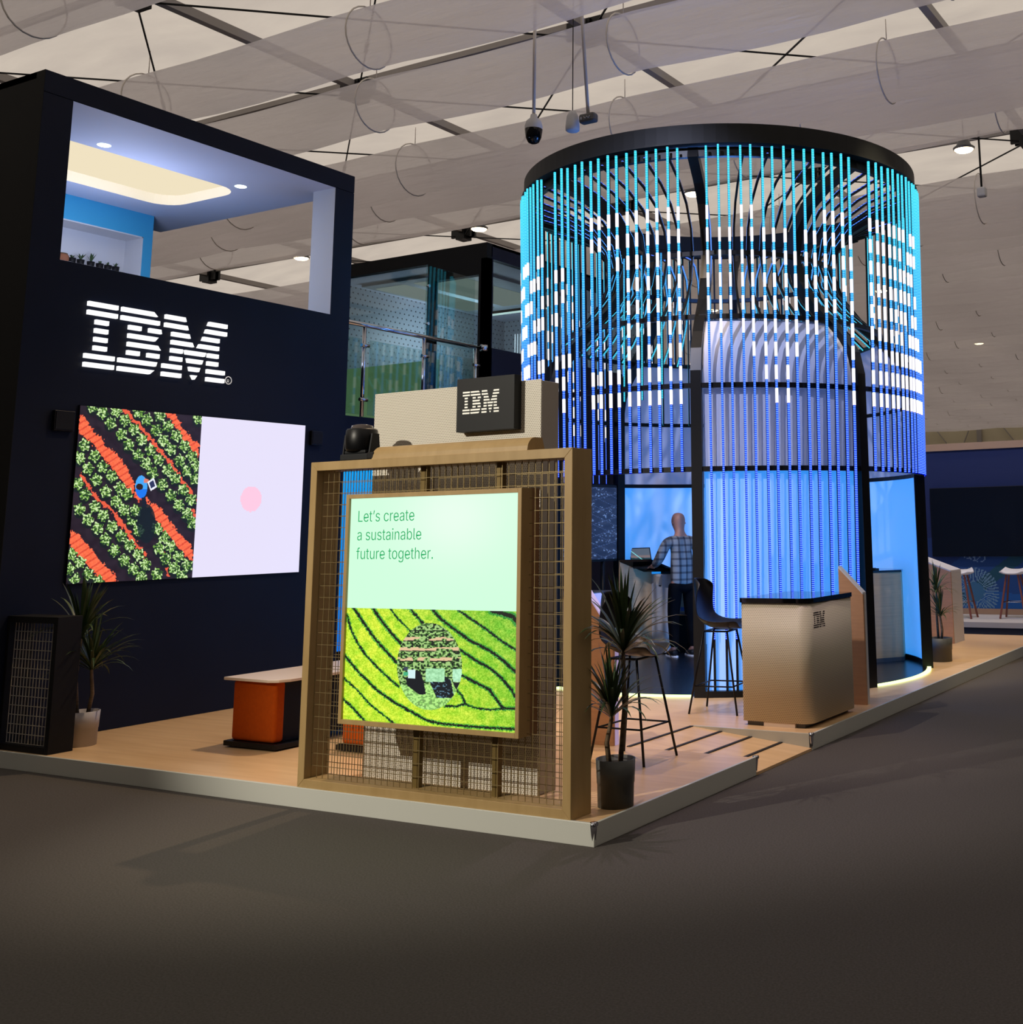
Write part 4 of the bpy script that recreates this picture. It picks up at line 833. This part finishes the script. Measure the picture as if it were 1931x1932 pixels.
# inner ribs following the hourglass, lit on the side facing the axis
UP = [q for q in PROF if q[1] >= 3.9]
for bay in range(8):
    for i in range(1, 7):
        ph = PH[bay] + 45 * i / 7; mb = MB(); sweep(mb, ph, UP, .024, .02); rb = mb.build('inner_rib', M['black'], T)
        a_, b_ = (0, len(UP)) if bay in (1, 6, 7) or i % 2 else (0, 6)
        mb = MB(); sweep(mb, ph, UP[a_:b_], .018, .01, 0, -.016); mb.build('light_line', M['tape_in'], rb)
# some hanging inner strips
for ph in (-100, -92, -84, 100, 112, 122, 133, 145):
    mb = MB(); r_ = 1.75; zz = (3.1, 4.7)
    mb.add([], []); sweep(mb, ph, [(r_, zz[0]), (r_, zz[1])], .016, .012, 0); sweep(mb, ph, [(r_, zz[0]), (r_, zz[1])], .014, .01, 1, .010); mb.build('hanging_strip', [M['black'], M['tape_in']], T)
mb = MB(); n = 64; mb.add([(CX, CY, HP + .004)] + [cyl(360 * k / n, 2.28, HP + .004) for k in range(n)], [(0, k + 1, (k + 1) % n + 1) for k in range(n)]); mb.build('inner_floor', mat('dark_floor', (24, 27, 34), .25), T)
mb = MB(); arc_band(mb, 2.29, 2.335, HP + .001, HP + .02, PH[7] + 2, PH[7] + 43); mb.build('floor_light', M['floorled'], T)
mb = MB(); arc_band(mb, 2.29, 2.335, HP + .001, HP + .02, PH[1] + 2, PH[1] + 56); mb.build('floor_light', M['floorled'], T)
# city graphic in the rear left bay
def city(s, t):
    X = s * 20; Y = t * 24; g = vnoise(X, Y, 3); h = vnoise(X * 2.7 + Y, Y * 2.1 - X, 4); C = np.zeros(s.shape + (3,)) + np.array([20, 30, 58]); C += (g * 22)[..., None]
    C[(h > .8) & (g > .45)] = np.array([96, 124, 176]); k = (np.abs(((X + Y * 1.6) % 5) - 2.5) < .12) | (np.abs(((X * .4 - Y) % 4) - 2) < .1); C[k] = np.array([60, 78, 120]); return C
pn = thing('city_graphic_screen', 'dark blue screen with pale city map lines at the rear left of the pavilion', 'screen', (-8.4, 12.2, 1.3))
painted('map_picture', (-8.50, 11.28, 1.36), (.10, 1.66, 0), (0, 0, .92), 110, 90, city, M['picture'], pn)
mb = MB(); mb.prism([(-8.52, 11.25, 1.33), (-8.42, 12.97, 1.33), (-8.42, 12.97, 2.31), (-8.52, 11.25, 2.31)], (-.03, 0, 0)); mb.build('housing', M['black'], pn)
mb = MB(); mb.tube([(-8.5, 11.5, 1.33), (-8.5, 11.5, HP)], .03, 8); mb.tube([(-8.46, 12.7, 1.33), (-8.46, 12.7, HP)], .03, 8); mb.build('stand', M['black'], pn)
t = thing('side_desk', 'light wood desk with lavender edge at the left inside the pavilion', 'desk', (-8.0, 11.6, HP))
mb = MB(); mb.box(-8.35, -7.75, 11.1, 11.9, HP, .98); mb.build('cabinet', M['laminate'], t); mb = MB(); mb.box(-7.75, -7.735, 11.1, 11.92, HP, 1.0); mb.build('edge', M['lavlight'], t)
mb = MB(); mb.box(-8.4, -7.74, 11.06, 11.94, .98, 1.01); mb.build('desk_top', M['steelgrey'], t)
# ================================================================ INSIDE: DESK, LAPTOP, FRIDGE, PERSON
t = thing('slanted_desk', 'wooden desk with black top beneath the laptop inside the pavilion', 'desk', (-8.1, 13.5, HP))
A_ = Vector((-8.42, 13.04, 0)); B_ = Vector((-8.17, 13.44, 0)); dn = (B_ - A_).normalized(); nrm = Vector((dn.y, -dn.x, 0))   # nrm faces the viewer side
back = Vector((.55, .52, 0))
zl_, zr_ = 1.33, 1.19
mb = MB(); mb.prism([A_ + Vector((0, 0, HP)), B_ + Vector((0, 0, HP)), B_ + Vector((0, 0, zr_)), A_ + (B_ - A_) * .75 + Vector((0, 0, zr_)), A_ + Vector((0, 0, zl_))], -nrm * .03); mb.build('side_panel', M['laminate'], t)
mb = MB(); mb.prism([A_ + Vector((0, 0, zl_ + .01)), A_ + (B_ - A_) * .75 + Vector((0, 0, zr_ + .01)), A_ + (B_ - A_) * .75 + Vector((0, 0, zr_ - .02)), A_ + Vector((0, 0, zl_ - .02))], (.36, -.1 + .3, 0)); mb.build('slanted_top', M['glassblack'], t)
mb = MB(); mb.prism([B_ + Vector((-.1, -.12, zr_)), B_ + Vector((.62, -.05, zr_)), B_ + Vector((.62, .3, zr_)), B_ + Vector((-.1, .3, zr_))], (0, 0, .03)); mb.build('desk_top', M['glassblack'], t)
mb = MB(); mb.box(B_.x + .55, B_.x + .6, B_.y + .1, B_.y + .28, HP, zr_); mb.box(B_.x, B_.x + .6, B_.y + .24, B_.y + .28, HP, zr_); mb.build('back_panel', M['softblack'], t)
mb = MB(); mb.box(B_.x + .1, B_.x + .55, B_.y + .02, B_.y + .24, .62, .645); mb.build('shelf', M['steelgrey'], t)
t = thing('mini_fridge', 'narrow white fridge with small dark badge under the pavilion desk', 'fridge', (-8.05, 13.4, HP))
mb = MB(); mb.prism([(-8.165, 13.43, HP + .02), (-7.93, 13.31, HP + .02), (-7.86, 13.43, HP + .02), (-8.1, 13.55, HP + .02)], (0, 0, 1.0)); mb.build('body', M['white'], t)
mb = MB(); mb.prism([(-8.00, 13.343, .985), (-7.95, 13.317, .985), (-7.95, 13.317, 1.0), (-8.0, 13.343, 1.0)], (-.002, -.004, 0)); mb.build('badge', M['charcoal'], t)
t = thing('paper_box', 'pale printed box on the shelf under the pavilion desk', 'box', (-7.8, 13.6, .645))
mb = MB(); mb.box(-7.84, -7.66, 13.5, 13.56, .645, .89); mb.build('carton', mat('pale_print', (120, 150, 160), .6), t); mb = MB(); mb.box(-7.76, -7.69, 13.496, 13.5, .66, .71); mb.build('printed_patch', mat('print_blue', (40, 100, 200), .6), t)
t = thing('laptop', 'open dark laptop standing on the black pavilion desk top', 'laptop', (-8.2, 13.4, 1.25))
lz = 1.235; mb = MB(); mb.prism([(-8.40, 13.30, 1.25), (-8.10, 13.34, 1.255), (-7.98, 13.17, 1.222), (-8.24, 13.10, 1.222)], (0, 0, .014)); mb.build('keyboard_base', M['charcoal'], t)
q0 = Vector((-8.41, 13.31, 1.262)); q1 = Vector((-8.105, 13.35, 1.268)); ht = Vector((-.055, .03, .222))
mb = MB(); mb.prism([q0, q1, q1 + ht, q0 + ht], (-.004, .01, 0)); mb.build('lid', M['charcoal'], t)
def desktop(s, t):
    C = np.zeros(s.shape + (3,)) + np.array([84, 96, 112]); k = t < .35 + .15 * vnoise(s * 4, s * 0, 2); C[k] = np.array([30, 58, 66]); k = (t > .4) & (t < .55); C[k] = np.array([120, 108, 112])
    k = np.abs(t - (.9 - s * 1.1)) < .03; C[k] = np.array([130, 220, 230]); k = t < .09; C[k] = np.array([150, 170, 176]); return C
painted('laptop_screen', q0 + (q1 - q0) * .04 + ht * .05 + Vector((.002, -.004, 0)), (q1 - q0) * .92, ht * .9, 48, 32, desktop, M['picture'], t)
# ---- person
def skin(name, verts, edges, m, parent, sub=2, root=0):
    me = bpy.data.meshes.new(name); me.from_pydata([v[:3] for v in verts], edges, []); o = bpy.data.objects.new(name, me); COL.objects.link(o)
    sk = o.modifiers.new('Skin', 'SKIN'); sk.use_smooth_shade = True
    for i, v in enumerate(verts):
        sv = me.skin_vertices[0].data[i]; r_ = v[3]; sv.radius = (r_, v[4] if len(v) > 4 else r_); sv.use_root = (i == root)
    s2 = o.modifiers.new('Sub', 'SUBSURF'); s2.levels = s2.render_levels = sub
    bpy.context.view_layer.update(); me2 = bpy.data.meshes.new_from_object(o.evaluated_get(bpy.context.evaluated_depsgraph_get())); bpy.data.objects.remove(o)
    me2.materials.clear(); me2.materials.append(m)
    for p_ in me2.polygons: p_.use_smooth = True
    o = bpy.data.objects.new(name, me2); COL.objects.link(o); o.parent = parent; return o
P = thing('person', 'bald person in grey checked shirt and dark trousers leaning at the laptop', 'person', (-7.545, 13.17, HP)); P.rotation_euler = (0, 0, R(56)); P.scale = (1.02, 1.02, 1.02); 
sk_m = noisy('skin', (168, 122, 104), (156, 112, 96), (1, 1, 1), 20, .55)
# plaid
pm = mat('checked_shirt', (130, 136, 140), .85); n_, l_, b_ = nodes(pm); tc = n_.new('ShaderNodeTexCoord'); sp = n_.new('ShaderNodeSeparateXYZ'); l_.new(tc.outputs['Object'], sp.inputs[0])
def band(sock, per, wd, off=0.0):
    d = n_.new('ShaderNodeMath'); d.operation = 'MULTIPLY_ADD'; d.inputs[1].default_value = 1 / per; d.inputs[2].default_value = off; l_.new(sock, d.inputs[0])
    f = n_.new('ShaderNodeMath'); f.operation = 'FRACT'; l_.new(d.outputs[0], f.inputs[0]); k = n_.new('ShaderNodeMath'); k.operation = 'LESS_THAN'; k.inputs[1].default_value = wd; l_.new(f.outputs[0], k.inputs[0]); return k.outputs[0]
ad = n_.new('ShaderNodeMath'); ad.operation = 'ADD'; l_.new(band(sp.outputs['X'], .085, .3), ad.inputs[0]); l_.new(band(sp.outputs['Z'], .085, .3), ad.inputs[1])
dv = n_.new('ShaderNodeMath'); dv.operation = 'MULTIPLY'; dv.inputs[1].default_value = .5; l_.new(ad.outputs[0], dv.inputs[0]); rp_ = ramp(n_, [(0, (122, 127, 130)), (.5, (78, 82, 88)), (1, (44, 46, 52))]); l_.new(dv.outputs[0], rp_.inputs[0]); l_.new(rp_.outputs[0], b_.inputs['Base Color'])
body = [(0, 0, .95, .10, .08), (0, .0, 1.12, .10, .08), (0, .02, 1.30, .11, .085), (0, .03, 1.43, .08, .07), (0, .05, 1.53, .06), (0, .075, 1.585, .072, .078), (0, .10, 1.66, .10, .115), (0, .095, 1.735, .088, .105), (0, .09, 1.785, .05, .06),
        (-.10, 0, .90, .07), (-.115, .03, .50, .055), (-.12, 0, .10, .042), (-.125, .13, .05, .035, .028),
        (.10, 0, .90, .07), (.12, .01, .50, .055), (.13, -.04, .10, .042), (.135, .09, .05, .035, .028),
        (-.19, .02, 1.40, .045), (-.29, .06, 1.20, .04), (-.27, .27, 1.115, .034), (-.26, .34, 1.105, .03),
        (.19, .02, 1.40, .045), (.27, .05, 1.17, .04), (.22, .26, 1.115, .034), (.2, .33, 1.105, .03)]
be = [(0, 1), (1, 2), (2, 3), (3, 4), (4, 5), (5, 6), (6, 7), (7, 8), (0, 9), (9, 10), (10, 11), (11, 12), (0, 13), (13, 14), (14, 15), (15, 16), (3, 17), (17, 18), (18, 19), (19, 20), (3, 21), (21, 22), (22, 23), (23, 24)]
nb = len(body)
for s_, hx, wr in ((-1, -.26, 20), (1, .20, 24)):      # five bent fingers on each hand, resting on the desk
    for k, (fx, fl) in enumerate(((-.024, .045), (-.009, .055), (.007, .052), (.022, .042))):
        b0_ = len(body); body.append((hx + fx, .365, 1.10, .0105)); body.append((hx + fx * 1.15, .365 + fl * .6, 1.098, .0095)); body.append((hx + fx * 1.2, .365 + fl, 1.082, .008)); be += [(wr, b0_), (b0_, b0_ + 1), (b0_ + 1, b0_ + 2)]
    b0_ = len(body); body.append((hx - s_ * .032, .345, 1.096, .011)); body.append((hx - s_ * .046, .375, 1.085, .009)); be += [(wr, b0_), (b0_, b0_ + 1)]
skin('body', body, be, sk_m, P, 2)
sh = [(0, 0, .93, .165, .125), (0, 0, 1.05, .165, .125), (0, 0, 1.18, .165, .13), (0, .02, 1.32, .17, .13), (0, .035, 1.44, .12, .10), (0, .045, 1.50, .075, .07), (-.20, .02, 1.415, .075), (-.30, .06, 1.19, .065), (-.28, .235, 1.125, .048), (.20, .02, 1.415, .075), (.28, .05, 1.17, .065), (.23, .225, 1.125, .048), (0, 0, .86, .16, .12)]
skin('shirt', sh, [(12, 0), (0, 1), (1, 2), (2, 3), (3, 4), (4, 5), (4, 6), (6, 7), (7, 8), (4, 9), (9, 10), (10, 11)], pm, P, 2, 12)
tr = [(0, 0, .93, .14, .11), (-.10, 0, .84, .105), (-.115, .03, .50, .08), (-.12, 0, .10, .062), (.10, 0, .84, .105), (.12, .01, .50, .08), (.13, -.04, .10, .062)]
skin('trousers', tr, [(0, 1), (1, 2), (2, 3), (0, 4), (4, 5), (5, 6)], mat('dark_denim', (5, 6, 10), .9, spec=.1), P)
for s_, fy in ((-1, 0.0), (1, -.04)):
    skin('shoe', [(s_ * .122, fy - .04, .05, .045, .04), (s_ * .124, fy + .06, .048, .05, .04), (s_ * .128, fy + .17, .035, .045, .028)], [(0, 1), (1, 2)], M['softblack'], P)
    mb = MB(); mb.prism([(P.location.x + x_, P.location.y + y_, HP + .0) for x_, y_ in [(s_ * .125 + .052 * math.cos(a), fy + .06 + .155 * math.sin(a)) for a in np.linspace(0, 2 * PI, 20, endpoint=False)]], (0, 0, .018)); mb.build('sole', M['white'], P)
for s_ in (-1, 1):
    skin('ear', [(s_ * .082, .09, 1.635, .016, .022), (s_ * .086, .085, 1.665, .016, .024)], [(0, 1)], sk_m, P)
skin('nose', [(0, .185, 1.66, .012), (0, .20, 1.635, .015)], [(0, 1)], sk_m, P)
for s_ in (-1, 1):
    mb = MB(); mb.lathe(P.location.x + s_ * .035, P.location.y + .168, [(0, HP + 1.655), (.012, HP + 1.663), (.013, HP + 1.668), (.012, HP + 1.673), (0, HP + 1.681)], 10); mb.build('eye', M['black'], P)
mb = MB(); mb.box(P.location.x - .03, P.location.x + .03, P.location.y + .168, P.location.y + .182, HP + 1.600, HP + 1.607); mb.build('mouth', mat('lip', (120, 70, 64), .6), P)
# right desk inside the open right bay
t = thing('curved_desk', 'pale wooden desk with dark glass top inside the right bay of the pavilion', 'desk', (-5.0, 13.5, HP))
def arcpts(r_, a0, a1, n=14): return [cyl(a0 + (a1 - a0) * k / n, r_, 0)[:2] for k in range(n + 1)]
def seg_prism(pts, z0, z1): mb = MB(); mb.prism([(x, y, z0) for x, y in pts], (0, 0, z1 - z0)); return mb
dk = [(-5.05, 13.20), (-4.74, 13.62), (-4.80, 13.85), (-5.02, 14.02), (-5.45, 14.15), (-5.6, 13.6)]
mb = MB(); mb.prism([(x, y, HP + .05) for x, y in dk], (0, 0, 1.165 - HP - .05)); mb.build('cabinet', M['laminate'], t)
mb = MB(); mb.prism([(x * 1.0 + (x + 5.1) * .03, y, 1.165) for x, y in dk], (0, 0, .025)); mb.build('desk_top', M['glassblack'], t)
mb = MB(); mb.prism([(x, y, HP) for x, y in dk], (0, 0, .05)); mb.build('plinth', M['steelgrey'], t)
t = thing('keyboard', 'small dark device lying on the glass desk in the right bay', 'keyboard', (-5.1, 13.5, 1.19)); mb = MB(); mb.box(-5.2, -5.0, 13.45, 13.58, 1.19, 1.21); mb.build('case', M['softblack'], t)
mb = MB(); mb.box(-5.17, -5.03, 13.47, 13.56, 1.21, 1.216); mb.build('keys', M['charcoal'], t)
# ================================================================ RIGHT BACKGROUND STAGE
t = thing('background_stage', 'low white stage platform under the white stools at the right', 'platform', (-3, 18.3, 0))
mb = MB(); mb.box(-7.5, 3, 17.72, 19.26, 0.17, .25); mb.build('stage_top', mat('stage_white', (190, 188, 186), .5), t); mb = MB(); mb.box(-7.5, 3, 17.74, 19.26, 0.0, .17); mb.build('stage_skirt', mat('stage_skirt', (40, 44, 58), .6), t)
WY = 19.3
def mural(s, t):
    X = s * 9.0; Y = t * 2.85          # metres from the left and up
    C = np.zeros(s.shape + (3,)) + np.array([14, 34, 84]); lo = Y < 1.25
    C[lo] = np.array([16, 84, 150]); w1 = Y > .62 + .45 * np.sin(X * 1.9 + .8) + .2 * vnoise(X * 2, Y * 2, 1); C[lo & w1] = np.array([18, 66, 124]); w2 = Y > .95 + .3 * np.sin(X * 2.6 + 2.6); C[lo & w2] = np.array([12, 48, 104])
    w3 = np.abs(Y - (.35 + .75 * (X - 1.6))) < .13; C[lo & w3 & (X > 1.3)] = np.array([16, 74, 92])
    cx, cy = 1.56, .30; d = np.hypot(X - cx, Y - cy); a = np.arctan2(Y - cy, X - cx); ray = (np.sin(a * 44) > .1) & (d < .42) & (d > .17); C[ray] = np.array([104, 140, 164]); C[d < .17] = np.array([52, 104, 140])
    d = np.hypot(X - .98, (Y - .18) / 1.0); C[(d < .2)] = np.array([112, 92, 136]); d = np.hypot(X - 3.05, (Y - .45) / 1.3); C[d < .22] = np.array([130, 150, 60]); d = np.hypot(X - 2.95, Y - .1); C[d < .16] = np.array([70, 40, 110])
    for k in range(3):
        d = np.hypot(X - 1.5 - .09 * k, (Y - .95 + .03 * k) / .8); C[np.abs(d - .09) < .008] = np.array([130, 160, 190])
    return C
t = thing('mural_wall', 'dark blue backdrop wall with painted waves behind the white stools', 'wall panel', (-3, WY, .25))
mb = MB(); mb.box(-7.0, 3, WY, WY + .2, 0, 3.0); mb.build('panel', M['navy'], t); painted('mural_print', (-7.0, WY - .004, .33), (9.0, 0, 0), (0, 0, 2.67), 420, 150, mural, M['mural'], t)
mb = MB(); mb.box(-7.05, 3, WY - .03, WY + .25, 2.97, 3.09); mb.build('top_trim', mat('wood_cap', (176, 146, 116), .5), t); mb = MB(); mb.box(-7.0, 3, WY - .03, WY, .25, .34); mb.build('skirting', mat('wood_skirt', (170, 136, 104), .5), t)
t = thing('wall_television', 'large black switched off television on the blue backdrop wall', 'television', (-5.2, WY, 1.2))
mb = MB(); mb.box(-6.10, -3.9, WY - .10, WY - .01, 1.19, 2.335); mb.build('housing', M['softblack'], t, .004); mb = MB(); mb.box(-6.09, -3.91, WY - .103, WY - .10, 1.20, 2.325); mb.build('screen', mat('screen_off', (3, 3, 5), .4, spec=.2), t)
def white_stool(x, y, z0, label, rot):
    t = thing('bar_stool', label, 'stool', (0, 0, 0))
    mb = MB(); nu, nv = 9, 9; vs = []
    for j in range(nv):
        for i in range(nu):
            u = -1 + 2 * i / (nu - 1); v = -1 + 2 * j / (nv - 1); k = math.sqrt(max(0, 1 - .5 * v * v)); kk = math.sqrt(max(0, 1 - .5 * u * u)); px_, py_ = u * k * .215, v * kk * .19
            vs.append((px_, py_, .69 + .034 * (u * u) ** 1.6 + .05 * max(0, v) ** 2 + .015 * v * v))
    mb.add(vs, [(j * nu + i, j * nu + i + 1, (j + 1) * nu + i + 1, (j + 1) * nu + i) for j in range(nv - 1) for i in range(nu - 1)], 0, True)
    o = mb.build('seat', M['stoolwhite'], t); sd = o.modifiers.new('Solidify', 'SOLIDIFY'); sd.thickness = .02
    for sx in (-1, 1):
        for sy in (-1, 1): mb = MB(); mb.bar((sx * .09, sy * .085, .68), (sx * .2, sy * .19, 0), .026, .026); mb.build('leg', M['legwood'], t)
    mb = MB(); fr = [(-.158, -.15, .255), (.158, -.15, .255), (.158, .15, .255), (-.158, .15, .255)]
    for i in range(4): mb.tube([fr[i], fr[(i + 1) % 4]], .006, 6)
    mb.build('foot_rest', M['chrome'], t); t.location = (x, y, z0); t.rotation_euler = (0, 0, R(rot)); return t
s1 = white_stool(-5.42, 18.45, .25, 'white seated wooden bar stool left of the other, under the television', 0); s1['group'] = 'white bar stools'
s2 = copy_tree(s1); s2.location = (-4.60, 18.6, .25); s2['label'] = 'white seated wooden bar stool cut by the right edge of the picture'
lectern(-5.25, -4.76, 15.75, 1.26, 1.08, 'pale slanted lectern behind the plant right of the LED cylinder', M['white'], .5)
# ================================================================ LIGHT
W = bpy.data.worlds.new('World'); S.world = W; W.use_nodes = True
bg = W.node_tree.nodes['Background']; bg.inputs[0].default_value = rgb((226, 216, 206)); bg.inputs[1].default_value = 1.65
def area(name, loc, rot, sx, sy, col, e, spread=180):
    l = bpy.data.lights.new(name, 'AREA'); l.shape = 'RECTANGLE'; l.size = sx; l.size_y = sy; l.energy = e; l.color = [lin(c) for c in col]; l.spread = R(spread)
    o = bpy.data.objects.new(name, l); COL.objects.link(o); o.location = loc; o.rotation_euler = rot; return o
def spot(name, loc, tgt, ang, e, col, blend=.5, rad=.1):
    l = bpy.data.lights.new(name, 'SPOT'); l.spot_size = R(ang); l.energy = e; l.color = [lin(c) for c in col]; l.spot_blend = blend; l.shadow_soft_size = rad
    o = bpy.data.objects.new(name, l); COL.objects.link(o); o.location = loc; o.rotation_euler = (Vector(tgt) - Vector(loc)).to_track_quat('-Z', 'Y').to_euler(); return o
def point(name, loc, e, col, rad=.15):
    l = bpy.data.lights.new(name, 'POINT'); l.energy = e; l.color = [lin(c) for c in col]; l.shadow_soft_size = rad
    o = bpy.data.objects.new(name, l); COL.objects.link(o); o.location = loc; return o
for i, (x, y) in enumerate(lamps[:8]): spot('lamp_light', (x, y, 7.9), (x, y, 0), 130, 260, (255, 226, 190), .8, .15)
spot('unseen_spot', (-7.9, -2.3, 5.2), (-5.0, 5.8, 1.4), 36, 3000, (246, 236, 218), .7, .06)
spot('unseen_spot', (-6.4, 8.9, 7.6), (-7.6, 7.0, 0), 62, 900, (255, 220, 176), .7, .06)
spot('unseen_spot', (-6.6, 4.6, 7.8), (-4.4, 9.4, .5), 34, 900, (255, 236, 216), .7, .06)
spot('unseen_spot', (-4.7, 8.4, 7.8), (-4.5, 7.6, .0), 45, 520, (246, 218, 238), .7, .06)
spot('unseen_spot', (-5.0, 4.2, 8.0), (-6.3, 11.0, 2.6), 42, 2100, (214, 220, 255), .6, .05)
spot('unseen_spot', (-3.6, 13.5, 7.8), (-4.4, 15.0, .2), 60, 420, (255, 220, 186), .7, .06)
spot('unseen_spot', (-4.6, 7.2, 7.6), (-7.9, 13.2, .7), 26, 1300, (255, 226, 190), .6, .06)  # added fill without a fixture, warms the wooden pavilion desk
spot('unseen_spot', (-3.2, 10.6, 7.6), (-4.9, 13.4, .7), 30, 1100, (255, 230, 180), .6, .06)  # added fill without a fixture, warms the right bay desk
spot('unseen_spot', (-4.6, 15.6, 7.8), (-5.0, 19.0, .6), 60, 650, (235, 232, 255), .7, .06)  # added fill without a fixture, brightens the blue backdrop wall
point('pavilion_upper_fill', (CX, CY, 5.2), 90, (90, 150, 255), .5)  # added point lamp for the blue spill of the LED strips
point('pavilion_fill', (CX, CY, 1.0), 60, (70, 160, 255), .3)  # bare point lamp added for the blue light on the panels
point('tower_room_fill', (-10.9, 7.3, 4.6), 70, (206, 218, 255), .3)  # added unseen point lamp in place of bounce from the downlights
point('glass_room_fill', (-12.5, 14.6, 4.9), 120, (226, 230, 240), .4)  # added unseen point lamp to brighten the room, no such fixture
S.view_settings.view_transform = 'Standard'; S.view_settings.look = 'None'; S.view_settings.gamma = 1; S.view_settings.use_curve_mapping = False
S.view_settings.exposure = 0.0
c = S.cycles; c.use_denoising = True; c.max_bounces = 5; c.diffuse_bounces = 3; c.glossy_bounces = 3; c.transmission_bounces = 4; c.transparent_max_bounces = 16; c.sample_clamp_indirect = 4; c.caustics_reflective = False; c.caustics_refractive = False
